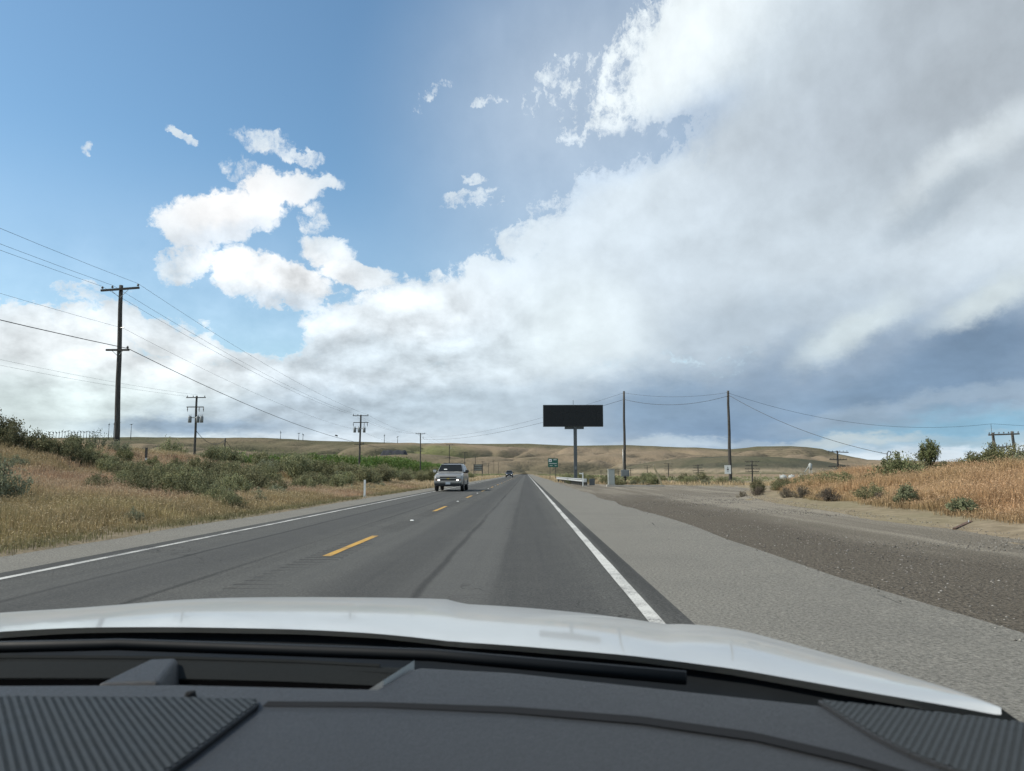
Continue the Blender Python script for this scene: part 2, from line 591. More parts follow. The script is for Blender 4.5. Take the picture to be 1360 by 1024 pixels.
def mat_shoulder():
    t = NT('shoulder_asphalt')
    grit = t.noise(34, 5, .82)
    coarse = t.noise(19, 3, .6)
    patch = t.noise(.5, 5, .6)
    base = t.mix(t.mr(grit, .25, .8), (.072, .071, .063), (.330, .318, .280))
    base = t.mix(t.m('MULTIPLY', t.mr(coarse, .55, .75), .45), base, (.075, .074, .069))
    base = t.mix(t.m('MULTIPLY', t.mr(patch, .4, .75), .35), base, (.125, .122, .112))
    crack = t.n('ShaderNodeTexVoronoi', feature='DISTANCE_TO_EDGE')
    t.L.new(t.mapping((.5, .22, 1)), crack.inputs['Vector'])
    crack.inputs['Scale'].default_value = .55
    ck = t.m('MULTIPLY', t.mr(crack.outputs['Distance'], .006, .001), t.mr(t.noise(.3, 3), .55, .65))
    base = t.mix(ck, base, (.05, .05, .048))
    t.bump(t.m('ADD', grit, coarse), .7, .014)
    return t.out(base, .92, 0, .06)

def mat_gravel():
    t = NT('gravel')
    x, y, z = t.xyz()
    v = t.n('ShaderNodeTexVoronoi')
    t.L.new(t.obj(), v.inputs['Vector'])
    v.inputs['Scale'].default_value = 24
    g = t.noise(26, 5, .8)
    stone = t.mix(t.mr(g, .3, .75), (.058, .051, .041), (.205, .182, .148))
    pale = t.mix(t.mr(g, .3, .75), (.125, .112, .090), (.42, .385, .315))
    wob = t.m('MULTIPLY', t.m('SUBTRACT', t.noise(.16, 4), .5), 3.4)
    # lighter loose stone away from the pavement, scuffed tracks of dark fines nearer
    far = t.mr(t.m('ADD', x, wob), 5.6, 8.0)
    far = t.m('MAXIMUM', far, t.m('MULTIPLY', t.mr(y, 30, 52), .75))
    trk = t.mr(t.noise(1.0, 4, .6, t.mapping((1.1, .05, 1))), .42, .62, .45, 1.0)
    base = t.mix(t.m('MULTIPLY', far, trk), stone, pale)
    t.bump(t.m('ADD', v.outputs['Distance'], g), .9, .03)
    return t.out(base, .95, 0, .05)

def mat_ground():
    t = NT('dry_soil')
    a = t.noise(.12, 6, .6)
    b = t.noise(2.5, 5, .65)
    c = t.noise(30, 3, .7)
    base = t.mix(t.mr(b, .3, .7), (.165, .135, .092), (.265, .220, .153))
    base = t.mix(t.m('MULTIPLY', t.mr(a, .45, .65), .5), base, (.17, .16, .095))
    base = t.mix(t.m('MULTIPLY', t.mr(c, .5, .75), .4), base, (.32, .275, .20))
    t.bump(t.m('ADD', b, t.m('MULTIPLY', c, .4)), .6, .05)
    return t.out(base, .95, 0, .04)

def mat_hills():
    t = NT('hill_grass')
    at = t.n('ShaderNodeVertexColor', layer_name='tint')
    a = t.noise(.004, 6, .6)
    b = t.noise(.03, 5, .65)
    c = t.noise(.012, 6, .7, t.mapping((1, .35, 3)))
    base = t.mix(t.mr(b, .3, .7, .0, .22), at.outputs['Color'], (.18, .145, .10))
    base = t.mix(t.m('MULTIPLY', t.mr(a, .5, .68), .4), base, (.10, .098, .062))
    base = t.mix(t.m('MULTIPLY', t.mr(c, .56, .7), .45), base, (.085, .078, .055))
    t.bump(t.m('ADD', b, c), .8, 9.0)
    return t.out(base, .95, 0, .03)

def mat_tint(name, rough=.8, transl=.25, jitter=.35, scale=4.0, spec=.2):
    """vegetation: colour from the per-leaf tint, varied per plant, a little light passing through"""
    t = NT(name)
    at = t.n('ShaderNodeVertexColor', layer_name='tint')
    f = t.noise(scale, 3, .6)
    oi = t.n('ShaderNodeObjectInfo')
    k = t.m('ADD', t.m('MULTIPLY', t.m('SUBTRACT', f, .5), jitter * 2), t.m('MULTIPLY', t.m('SUBTRACT', oi.outputs['Random'], .5), jitter))
    hs = t.n('ShaderNodeHueSaturation')
    t.L.new(at.outputs['Color'], hs.inputs['Color'])
    t.L.new(t.m('ADD', 1.0, k), hs.inputs['Value'])
    t.L.new(t.m('ADD', .5, t.m('MULTIPLY', t.m('SUBTRACT', oi.outputs['Random'], .5), .03)), hs.inputs['Hue'])
    t.out(hs.outputs[0], rough, 0, spec)
    if transl:
        tr = t.n('ShaderNodeBsdfTranslucent')
        t.L.new(hs.outputs[0], tr.inputs[0])
        mx = t.n('ShaderNodeMixShader')
        mx.inputs[0].default_value = transl
        t.L.new(t.bsdf.outputs[0], mx.inputs[1])
        t.L.new(tr.outputs[0], mx.inputs[2])
        t.L.new(mx.outputs[0], t.N['Material Output'].inputs[0])
    return t.mat

def mat_wood_pole():
    t = NT('weathered_pole_wood')
    g = t.noise(3.0, 6, .65, t.mapping((9, 9, .5)))
    s = t.noise(.5, 4)
    base = t.mix(t.mr(g, .3, .7), (.028, .027, .026), (.10, .096, .088))
    base = t.mix(t.m('MULTIPLY', t.mr(s, .5, .7), .4), base, (.12, .115, .105))
    t.bump(g, .6, .02)
    return t.out(base, .9, 0, .2)

def mat_paint(name, c, wear):
    t = NT(name)
    g = t.noise(60, 4, .7)
    w = t.noise(1.4, 5, .65)
    k = t.m('MULTIPLY', t.mr(t.m('ADD', t.m('MULTIPLY', g, .55), t.m('MULTIPLY', w, .45)), .46, .60), wear)
    base = t.mix(k, c, (.075, .075, .072))
    t.bump(g, .4, .006)
    return t.out(base, .7, 0, .3)

def build_materials():
    M['asphalt'] = mat_asphalt()
    M['shoulder'] = mat_shoulder()
    M['gravel'] = mat_gravel()
    M['ground'] = mat_ground()
    M['hills'] = mat_hills()
    M['white_line'] = mat_paint('white_road_paint', (.50, .50, .47), .85)
    M['yellow_line'] = mat_paint('yellow_road_paint', (.46, .27, .05), .55)
    M['sage'] = mat_tint('sagebrush_leaf')
    M['grass'] = mat_tint('dry_grass_blade', .85, .3, .25, 1.2)
    M['orchard'] = mat_tint('orchard_leaf', .6, .3, .3, 1.0, .3)
    M['bark'] = plain('brush_bark', (.05, .042, .034), .9, 0, .4, 20)
    M['pole'] = mat_wood_pole()
    M['old_wood'] = plain('grey_weathered_wood', (.10, .092, .08), .9, 0, .35, 8)
    M['pale_wood'] = plain('sun_bleached_post', (.34, .29, .18), .85, 0, .25, 6)
    M['rust_wood'] = plain('brown_broken_board', (.10, .06, .04), .9, 0, .4, 14)
    M['ceramic'] = plain('insulator_glaze', (.06, .055, .05), .3, 0, .1)
    M['transformer'] = plain('transformer_grey_paint', (.16, .175, .18), .5, .1, .15)
    M['wire'] = plain('dark_cable', (.02, .02, .02), .6, 0, .1)
    M['galv'] = plain('galvanised_steel', (.52, .53, .52), .45, .55, .15, 3)
    M['steel_post'] = plain('dull_steel_column', (.085, .095, .10), .55, .3, .2, 2)
    M['led'] = plain('dark_display_face', (.0065, .009, .011), .55, 0, .25, 1.5, .3)
    M['cab'] = plain('cabinet_enamel', (.30, .32, .30), .55, 0, .12, 2)
    M['white_enamel'] = plain('white_enamel', (.70, .71, .68), .5, 0, .08, 3)
    M['sign_green'] = plain('sign_green_sheeting', (.006, .085, .062), .45, 0, .1, 2)
    M['sign_white'] = plain('sign_white_sheeting', (.72, .74, .72), .45, 0, .05)
    M['sign_back'] = plain('sign_back_aluminium', (.13, .14, .125), .55, .4, .2)
    M['dark_mark'] = plain('black_lettering', (.015, .015, .015), .6, 0, .1)
    M['concrete'] = plain('pale_concrete', (.34, .325, .29), .9, 0, .2, 4)
    M['basalt'] = plain('dark_basalt', (.022, .025, .032), .9, 0, .5, .1)
    M['tank'] = plain('white_tank', (.30, .32, .31), .5, 0, .1, .5)
build_materials()

# ------------------------------------------------------------------ terrain
def pull_edge(y):
    """outer edge of the gravel pull-out, metres right of the camera line"""
    return np.interp(y, [-40, 12, 24, 34, 42, 52, 60, 68, 72, 80, 95], [8.6, 8.6, 9.4, 10.2, 12.0, 15.5, 18.5, 19.5, 17.0, 8.0, 4.2])

def H(x, y):
    x = np.asarray(x, float)
    y = np.asarray(y, float)
    prof = np.interp(-x, [8.0, 9.2, 11, 14, 18, 21, 24, 28, 34, 60, 200], [0, .08, .22, .45, .80, 1.30, 2.05, 2.75, 3.1, 3.2, 1.5])
    fall = 1 - .86 * ss((y - 50) / 45)
    hl = prof * fall * (1 - ss((y - 160) / 160)) + (fbm2(x, y, 7, 3) - .5) * .7 * ss((-x - 8.3) / 5) * (y < 400)
    xe = pull_edge(y)
    u = x - .5 * (xe - 9.2)
    rise = np.interp(u, [9.4, 12, 15, 18, 21, 24, 30], [0, .28, .58, .95, 1.32, 1.42, .9])
    hr = rise * np.interp(y, [0, 45, 62, 80], [1, 1, .35, 0]) + (fbm2(x, y, 5, 8) - .5) * .45 * ss((x - xe - 1) / 3) * (y < 200)
    hr = hr - 1.7 * ss((x - 24) / 14) * ss((y - 10) / 30)
    g = np.where(x < 0, hl, hr)
    on = (x > -8.0) & (x < xe)
    # the pavement and the gravel sit on a bed that the ground keeps just under
    return np.where(on, -.06, g - .004)

def axis(parts):
    return np.unique(np.round(np.concatenate([np.arange(a, b, s) for a, b, s in parts]), 3))

def build_ground():
    xs = axis([(-9000, -900, 900), (-900, -120, 60), (-120, -45, 5), (-45, -8.1, .6), (-8.1, -7.8, .15), (-7.8, 3.8, 2.9), (3.8, 26, .45), (26, 60, 1.5), (60, 200, 12), (200, 900, 70), (900, 9001, 900)])
    ys = axis([(-3000, -60, 420), (-60, 0, 6), (0, 70, .6), (70, 130, 2), (130, 420, 10), (420, 1000, 60), (1000, 9001, 800)])
    X, Y = np.meshgrid(xs, ys, indexing='ij')
    V = np.stack([X, Y, H(X, Y)], -1).reshape(-1, 3)
    o = np_mesh('ground', V, grid_faces(len(xs), len(ys)), M['ground'], smooth=True)
    tag(o, 'dry sandy ground with banks either side of the road', kind='structure')

def strip(name, x0, x1, y0, y1, z, mat, parent=None, n=2, wob=0.0):
    ys = np.linspace(y0, y1, n)
    l = np.stack([np.full(n, x0) + (vnoise(ys, ys * 0, 1.3, 2) - .5) * wob, ys, np.full(n, z)], 1)
    r = np.stack([np.full(n, x1) + (vnoise(ys, ys * 0, 1.1, 5) - .5) * wob, ys, np.full(n, z)], 1)
    return np_mesh(name, np.concatenate([l, r]), np.array([[i, n + i, n + i + 1, i + 1] for i in range(n - 1)]), mat, parent)

def build_road():
    road = strip('road', -6.62, 1.40, -60, 1500, 0.0, M['asphalt'])
    tag(road, 'two lane asphalt highway with worn wheel tracks', kind='structure')
    a = strip('road_shoulder', 1.40, 3.93, -60, 1500, 0.0, M['shoulder'], n=900, wob=.0)
    tag(a, 'pale grey paved shoulder beside the gravel pull-out', kind='structure')
    me = a.data
    for v in me.vertices:                       # ragged outer edge
        if v.co.x > 3:
            v.co.x += (vnoise(v.co.y, 0, 2.1, 4) - .5) * .4 + (vnoise(v.co.y, 0, 9.0, 6) - .5) * .5 + (vnoise(v.co.y, 0, 33.0, 9) - .5) * .5
            v.co.z = -.012
    b = strip('road_shoulder', -7.98, -6.62, -60, 1500, 0.0, M['shoulder'], n=900)
    for v in b.data.vertices:
        if v.co.x < -7:
            v.co.x += (vnoise(v.co.y, 0, 1.9, 14) - .5) * .3
            v.co.z = -.012
    tag(b, 'narrow pale shoulder along the grassy bank', kind='structure')
    l = strip('edge_line', -6.295, -6.185, -60, 1500, .004, M['white_line'], road, 1200, .015)
    l['label'] = 'solid white edge line along the grassy bank'
    l = strip('edge_line', 1.035, 1.16, -60, 1500, .004, M['white_line'], road, 1200, .02)
    l['label'] = 'solid white edge line beside the pull-out'
    y = 11.3 - 13.1
    while y < 330:
        strip('lane_dash', -3.085, -2.955, y, y + 3.65, .004, M['yellow_line'], road, 14, .012)
        if y > 0:
            for dy in ((8.4,) if y < 150 else ()):
                mb = MB()
                yy = y + dy
                mb.add([(-3.07, yy - .06, .002), (-2.97, yy - .06, .002), (-2.97, yy + .06, .002), (-3.07, yy + .06, .002),
                        (-3.05, yy - .03, .02), (-2.99, yy - .03, .02), (-2.99, yy + .03, .02), (-3.05, yy + .03, .02)],
                       [(0, 1, 5, 4), (1, 2, 6, 5), (2, 3, 7, 6), (3, 0, 4, 7), (4, 5, 6, 7)]).build('lane_marker', M['white_enamel'], road)
        y += 13.1

def build_gravel():
    ys = np.arange(-40, 100, .5)
    nv = 26
    V = []
    for y in ys:
        x0 = 3.2
        x1 = float(pull_edge(y)) + (fbm2(y, 0, 5, 3) - .5) * 1.2 + .5
        x1 = max(x1, 4.3)
        for k in range(nv):
            t = k / (nv - 1)
            x = x0 + (x1 - x0) * t
            z = -.030 + .022 * float(ss((x - 3.3) / 1.2)) + (fbm2(x, y, 1.6, 5, 3) - .5) * .05 * float(ss((x - 4.0) / 1.5)) - .05 * ss((t - .93) / .07)
            if t > .8:                                   # meets the rising sandy edge
                z = max(z, float(H(x, y)) + .006) if t < .97 else float(H(x, y)) - .03
            V.append((x, y, z))
    o = np_mesh('gravel_pullout', V, grid_faces(len(ys), nv), M['gravel'], smooth=True)
    tag(o, 'gravel pull-out beside the highway', kind='structure')
    # loose stones lying on it
    r = np.random.default_rng(3)
    base = np.array([(1, 0, 0), (-1, 0, 0), (0, 1, 0), (0, -1, 0), (0, 0, 1), (0, 0, -1)], float)
    fc = np.array([(0, 2, 4), (2, 1, 4), (1, 3, 4), (3, 0, 4), (2, 0, 5), (1, 2, 5), (3, 1, 5), (0, 3, 5)])
    n = 15000
    y = 5 + 42 * r.random(n) ** 1.6
    x = 3.55 + (pull_edge(y) + .9 - 3.55) * r.random(n) ** .6
    s = .005 + .011 * r.random(n) ** 3 + .00022 * y
    P = base[None] * (.7 + .6 * r.random((n, 6, 1))) * s[:, None, None] * np.array([1.15, 1.0, .7])
    a = r.random(n) * 6.28
    ca, sa = np.cos(a)[:, None], np.sin(a)[:, None]
    P = np.stack([P[..., 0] * ca - P[..., 1] * sa, P[..., 0] * sa + P[..., 1] * ca, P[..., 2]], -1)
    P += np.stack([x, y, np.maximum(H(x, y), -.012) + s * .2], -1)[:, None, :]
    tone = (.06 + .26 * r.random(n) ** 1.6)[:, None] * np.array([1.0, .95, .86])
    F = (fc[None] + (np.arange(n) * 6)[:, None, None]).reshape(-1, 3)
    t = NT('loose_stone')
    at = t.n('ShaderNodeVertexColor', layer_name='tint')
    o = np_mesh('loose_stones', P.reshape(-1, 3), F, t.out(at.outputs['Color'], .9, 0, .2), colors=np.repeat(tone, 6, 0))
    tag(o, 'loose grey stones strewn over the pull-out', 'stones', kind='stuff')

SKYLINE = [(-60, 2.1), (-36, 2.32), (-28.0, 2.62), (-20.6, 2.60), (-12.6, 2.50), (-8, 2.38), (0.1, 2.38), (3.55, 2.22), (7.6, 2.26), (9.9, 2.14), (11.5, 2.02), (15.3, 1.86), (16.4, 1.96),
           (17.2, 2.06), (19.5, 2.06), (20.6, 1.97), (21.6, 1.82), (22.6, 1.45), (24.5, .96), (27, .86), (34, .74), (60, .9)]

def hill_height(x, y):
    r = np.hypot(x, y)
    az = np.degrees(np.arctan2(x, y))
    el = np.interp(az, [a for a, _ in SKYLINE], [e for _, e in SKYLINE])
    R0, R1 = 620.0, 3000.0
    ridge = R1 * np.tan(np.radians(el))
    t = np.clip((r - R0) / (R1 - R0), 0, 1.25)
    prof = np.where(t < 1, t ** 1.55 * (1 + .5 * t * (1 - t)), 1 - (t - 1) * .5)
    # spurs and gullies running down towards the road
    wx = x + 260 * (fbm2(x, y, 900, 21) - .5) * 2
    wy = y + 260 * (fbm2(x, y, 900, 27) - .5) * 2
    u = wx * .86 - wy * .50
    v = wx * .50 + wy * .86
    g1 = 1 - np.abs(fbm2(u, v * .33, 300, 31, 3) - .5) * 4
    g2 = 1 - np.abs(fbm2(u * 1.1 + 90, v * .45, 120, 37, 3) - .5) * 4
    env = np.clip(t * (1.04 - t) * 4, 0, 1)
    h = ridge * prof - env * (np.clip(g1, 0, 1) ** 1.5 * 66 + np.clip(g2, 0, 1) ** 2 * 22) * np.clip(el / 2, .3, 1)
    # a lower green hill standing in front of the mesa
    dx, dy = (x - 385) / 205, (y - 1420) / 330
    b = 32 * np.clip(1 - (dx * dx + dy * dy), 0, 1) ** .55
    # and a low swell behind the orchard
    dx2, dy2 = (x + 205) / 150, (y - 1250) / 260
    b2 = 16 * np.clip(1 - (dx2 * dx2 + dy2 * dy2), 0, 1)
    veg = ss((b - h + 9) / 8) * (b > 0)
    gul = np.clip(g1, 0, 1) ** 1.5 * env
    trk = np.exp(-((dx * dx + dy * dy - .97) / .05) ** 2) * (dx < .4)
    return np.maximum(h, b) + b2 - 2.5 * (t <= 0), veg, gul, t, az, trk, np.clip(g2, 0, 1) ** 2 * env

def build_hills():
    na, nr = 950, 260
    az = np.radians(np.linspace(-62, 62, na))
    rr = 600 + (3700 - 600) * np.linspace(0, 1, nr) ** 1.15
    A, Rr = np.meshgrid(az, rr, indexing='ij')
    X, Y = Rr * np.sin(A), Rr * np.cos(A)
    h, veg, gul, t, azd, trk, gul2 = hill_height(X, Y)
    tan = np.array([.222, .176, .123])
    green = np.array([.080, .086, .050])
    sage = np.array([.062, .066, .050])
    lush = np.array([.15, .17, .065])
    c = np.broadcast_to(tan, X.shape + (3,)).copy()
    zone = ss((np.asarray(azd) + 3) / -8) * .46 + .06              # greener to the left
    k = np.clip(gul * 1.1 + gul2 * .45 + (fbm2(X, Y, 420, 41) - .5) * 1.3 + zone - .28, 0, 1)[..., None]
    c = c * (1 - k) + green * k
    k = (ss((t - .93) / .07) * .75)[..., None]                     # dark scrub on the crest
    c = c * (1 - k) + green * .9 * k
    k = np.clip(veg * (1 - .55 * ss((fbm2(X, Y, 160, 51) - .55) * 6)), 0, 1)[..., None]
    c = c * (1 - k) + sage * k
    k = (trk * .8)[..., None]                                      # pale dirt track round that hill
    c = c * (1 - k) + np.array([.30, .25, .18]) * k
    k = (np.exp(-((azd + 7) / 2.2) ** 2) * ss((t - .35) / .2) * ss((.95 - t) / .2) * .8)[..., None]
    c = c * (1 - k) + lush * k
    # rock bands of the mesa
    k = ((azd > 16) & (azd < 22.5) & (t > .80) & (t < .99))[..., None] * ss((np.sin(h * .75) - .2) * 2)[..., None] * .7
    c = c * (1 - k) + np.array([.07, .06, .048]) * k
    o = np_mesh('hills', np.stack([X, Y, h], -1).reshape(-1, 3), grid_faces(na, nr)[:, ::-1], M['hills'], smooth=True, colors=c.reshape(-1, 3))
    tag(o, 'dry tan and green hills behind the plain', kind='structure')

build_ground()
build_road()
build_gravel()
build_hills()

# ------------------------------------------------------------------ vegetation
def leaf_cloud(r, C, size, up=.4, aspect=1.9):
    """one small pointed leaf (a bent rhombus) at each centre"""
    n = len(C)
    d = r.normal(size=(n, 3))
    d[:, 2] = np.abs(d[:, 2]) + up
    d /= np.linalg.norm(d, axis=1)[:, None]
    e = np.cross(d, r.normal(size=(n, 3)))
    e /= np.linalg.norm(e, axis=1)[:, None] + 1e-9
    s = size * (.6 + .8 * r.random(n))[:, None]
    V = np.stack([C - d * s, C + e * s / aspect, C + d * s, C - e * s / aspect], 1)
    F = np.arange(n * 4).reshape(n, 4)
    return V.reshape(-1, 3), F

def shrub_meshes(seed, w, h, twigs, per, size, col_in, col_out, stem_r=.018, up=.5, lift=.15, ragged=.35):
    """stems and foliage of one open, feathery shrub standing at the origin"""
    r = np.random.default_rng(seed)
    mb = MB()
    Cs, Ts = [], []
    lob = [(r.random() * 6.28, .55 + .5 * r.random()) for _ in range(5)]
    for k in range(twigs):
        a = r.random() * 6.283
        q = math.sqrt(r.random())
        lobe = 1 + ragged * sum(math.cos((a - b) * 1.5) * c for b, c in lob) / 5
        R_ = w / 2 * q * lobe * (.8 + .4 * r.random())
        top = h * (1 - .55 * q * q) * (.72 + .42 * r.random())
        tip = np.array([math.cos(a) * R_, math.sin(a) * R_, max(top, h * .22)])
        b0 = np.array([math.cos(a) * w * .03, math.sin(a) * w * .03, -.05])
        mid = b0 * .45 + tip * .55 + np.array([r.normal() * .06 * w, r.normal() * .06 * w, -.12 * h * q])
        if k % 2 == 0:
            mb.tube([b0, mid, tip * .97], [stem_r, stem_r * .6, stem_r * .2], 3, False)
        n = int(per * (.6 + .8 * r.random()))
        t = lift + (1 - lift) * r.random(n) ** .55
        P = np.where(t[:, None] < .5, b0 + (mid - b0) * (t[:, None] * 2), mid + (tip - mid) * (t[:, None] * 2 - 1))
        P = P + r.normal(size=(n, 3)) * np.array([.055, .055, .045]) * (w * .75) * (.5 + .7 * t[:, None])
        P[:, 2] = np.maximum(P[:, 2], .01)
        Cs.append(P)
        Ts.append(np.full(n, .75 + .5 * r.random()))
    C = np.concatenate(Cs)
    tone = np.concatenate(Ts)
    V, F = leaf_cloud(r, C, size, up)
    mixk = r.random(len(C))[:, None]
    c = (np.array(col_in) * (1 - mixk) + np.array(col_out) * mixk) * tone[:, None]
    return mb, V, F, np.repeat(c, 4, 0)

PROTO = {}
def shrub_proto(key, *a, mat='sage', **k):
    mb, V, F, c = shrub_meshes(*a, **k)
    so = mb.build('stems', M['bark'])
    fo = np_mesh('foliage', V, F, M[mat], colors=c)
    PROTO.setdefault(key, []).append((so.data, fo.data))
    bpy.data.objects.remove(so)
    bpy.data.objects.remove(fo)

def plant(key, name, label, cat, group, x, y, s=1.0, sz=None, i=None, z=None, tilt=0.0):
    ps = PROTO[key]
    sm, fm = ps[rng.randrange(len(ps)) if i is None else i]
    o = empty(name, (x, y, (float(H(x, y)) if z is None else z) - .02), rng.random() * 6.28)
    o.rotation_euler.x = tilt
    o.scale = (s, s, sz if sz else s)
    for n, me in (('stems', sm), ('foliage', fm)):
        c = bpy.data.objects.new(n, me)
        col.objects.link(c)
        c.parent = o
    return tag(o, label, cat, group)

SAGE_A, SAGE_B = (.120, .125, .062), (.305, .300, .165)
def build_shrub_protos():
    for s in range(5):
        shrub_proto('sage', 10 + s, 1.7, 1.15, 46, 100, .036, SAGE_A, SAGE_B)
    for s in range(3):
        shrub_proto('dark', 30 + s, 1.6, 1.0, 42, 90, .034, (.088, .092, .046), (.225, .225, .125), ragged=.5)
    for s in range(3):
        shrub_proto('green', 40 + s, 1.5, 1.1, 42, 100, .038, (.095, .108, .050), (.245, .250, .125), up=.8)
    for s in range(2):
        shrub_proto('grey', 50 + s, 1.2, .75, 38, 110, .028, (.145, .155, .095), (.32, .325, .215))
    for s in range(2):
        shrub_proto('dead', 60 + s, 1.0, .55, 46, 46, .022, (.095, .080, .060), (.20, .17, .13), up=.1)
    shrub_proto('leafy', 70, 1.0, .72, 44, 80, .038, (.125, .145, .080), (.28, .305, .180), up=.8, lift=.05)
    shrub_proto('open', 75, 1.7, 1.7, 26, 34, .040, (.055, .070, .042), (.130, .150, .095), stem_r=.028, lift=.4, ragged=.7)
    shrub_proto('tree', 80, 1.35, 1.2, 60, 80, .036, (.075, .095, .040), (.215, .230, .105), stem_r=.03, lift=.42, ragged=.4)

def build_left_shrubs():
    G = 'sagebrush on the grassy bank'
    D = 'grey green sagebrush among dry grass on the bank under the power line'
    K = 'dark ragged sagebrush on the bank below the first power pole'
    # crest of the bank, round the first power pole
    for x, y, s, sz in ((-25.5, 36, 1.25, 1.25), (-24.3, 36.5, 1.15, 1.1), (-23.2, 36.6, 1.1, 1.05), (-26.6, 37, 1.5, 1.6), (-22.2, 37.0, .9, .8), (-21.6, 38.5, .8, .7), (-27.2, 36, 1.4, 1.6), (-24, 39, 1.2, 1.1)):
        plant('dark', 'sagebrush', 'dark green sagebrush in the thicket on the crest of the grassy bank', 'bush', 'thicket on the bank crest', x, y, s, sz)
    plant('open', 'shrub', 'tall open straggly shrub just beside the first power pole', 'bush', None, -26.4, 45, .95, .9)
    plant('grey', 'sagebrush', 'pale feathery sagebrush hiding the foot of the first power pole', 'bush', None, -26.4, 47.6, 1.3, 1.2)
    plant('grey', 'sagebrush', 'big rounded blue grey sagebrush alone in the yellow green grass', 'bush', None, -14.75, 20.4, 1.35, 1.5, i=0)
    plant('sage', 'sagebrush', 'bright topped round sagebrush halfway up the tan grass bank', 'bush', None, -22.2, 37.5, .95, .85)
    for x, y, s in ((-21.9, 31.5, .8), (-22.6, 31, .7), (-20.4, 29.5, .55), (-19.6, 36, .6), (-18.4, 31.5, .5)):
        plant('grey', 'sagebrush', 'small grey sagebrush clump sunk in tan grass on the slope', 'bush', G, x, y, s, s * .8)
    for x, y, s in ((-22.6, 41, .8), (-21.6, 42.5, .75), (-20.7, 43.5, .8), (-24, 44, .7)):
        plant('green', 'shrub', 'yellow green bush near the marker post on the bank', 'bush', 'yellow green bushes near the marker post', x, y, s)
    for x, y, s in ((-18.8, 34.5, .95), (-17.9, 34.0, 1.0), (-17.0, 33.5, .95), (-16.2, 32.5, .9), (-15.5, 33.0, .9), (-14.6, 31.8, .85), (-14.0, 31.0, .7), (-13.2, 31.2, .6), (-17.2, 36.2, 1.1), (-15.8, 36.2, 1.1)):
        plant('dark', 'sagebrush', K, 'bush', 'dark sagebrush chain on the bank', x, y, s, s * .95)
    for x, y, s in ((-21.0, 46.5, .85), (-19.8, 46, .95), (-18.6, 45, .95), (-17.6, 44.0, 1.0), (-16.6, 43, .95), (-15.6, 41.5, 1.0), (-14.6, 40.0, .95), (-19.2, 48.5, .9), (-17.2, 48, 1.0), (-15.8, 45.6, .95)):
        plant('sage', 'sagebrush', 'tall green sagebrush in the long row where the bank runs down', 'bush', 'tall sagebrush row on the bank', x, y, s, s * 1.12)
    for x, y, s in ((-20.5, 36, .8), (-17.0, 32, .95), (-14.9, 30, 1.0), (-13.2, 28, 1.0), (-11.6, 26.5, .8), (-12.5, 32, .9), (-13.3, 36, 1.0), (-18.4, 38, .9), (-16.8, 40, .95), (-15.9, 29.2, .7),
                    (-12.2, 29.4, .75), (-14.2, 34, .9), (-12.0, 35.5, .7), (-11.8, 39, .85), (-12.6, 42.5, .95), (-11.7, 46, .85), (-13.4, 47.5, 1.0)):
        plant('sage', 'sagebrush', 'grey green sagebrush spilling down the bank towards the verge', 'bush', 'sagebrush spilling down to the verge', x, y, s, s * (.9 + .2 * rng.random()))
    for x, y, s, key in ((-9.4, 23.4, .55, 'sage'), (-10.1, 24.4, .65, 'sage'), (-10.9, 25.2, .8, 'dark'), (-11.9, 26.0, .95, 'dark'), (-12.8, 27.4, 1.05, 'sage'), (-13.8, 26.6, .7, 'dark'), (-14.8, 28.2, .9, 'dark'), (-16.0, 27.4, .6, 'sage')):
        plant(key, 'sagebrush', {'sage': 'low grey green bush in the short row reaching the pavement edge', 'dark': 'dark green bush in the short row reaching the pavement edge'}[key], 'bush', 'short row of bushes reaching the pavement (%s)' % key, x, y, s, s * .95)
    # the dense field beyond, down to the orchard
    n, tries = 0, 0
    pts = []
    while n < 185 and tries < 9000:
        tries += 1
        y = 50 + 106 * rng.random() ** 1.2
        lim = 11.5 + 1.2 * math.sin(y * .21) 
        x = -lim - rng.random() ** 1.5 * (26 if y > 62 else 14)
        if x < -.55 * y - 2 or any((x - a) ** 2 + (y - b) ** 2 < 1.45 ** 2 for a, b in pts):
            continue
        pts.append((x, y))
        n += 1
        k = rng.random()
        key = 'sage' if k < .62 else ('dark' if k < .84 else 'grey')
        s = .9 + .65 * rng.random()
        plant(key, 'sagebrush', {'sage': 'grey green sagebrush in the dense brush between road and orchard',
                                 'dark': 'dark green sagebrush in the dense brush between road and orchard',
                                 'grey': 'silvery low sagebrush in the dense brush between road and orchard'}[key], 'bush', 'dense brush between road and orchard (%s)' % key, x, y, s, s * (.85 + .3 * rng.random()))
    for x, y, s in ((-9.3, 17.5, .45), (-10.2, 25.5, .6), (-10.6, 26.3, .65), (-9.8, 27.2, .5), (-10.9, 30.0, .6), (-11.3, 33.5, .7), (-10.4, 44, .6), (-10.2, 52, .7), (-10.0, 47.5, .55)):
        plant('grey', 'sagebrush', 'small silvery bush at the lower edge of the dry grass verge', 'bush', 'small bushes on the verge', x, y, s)

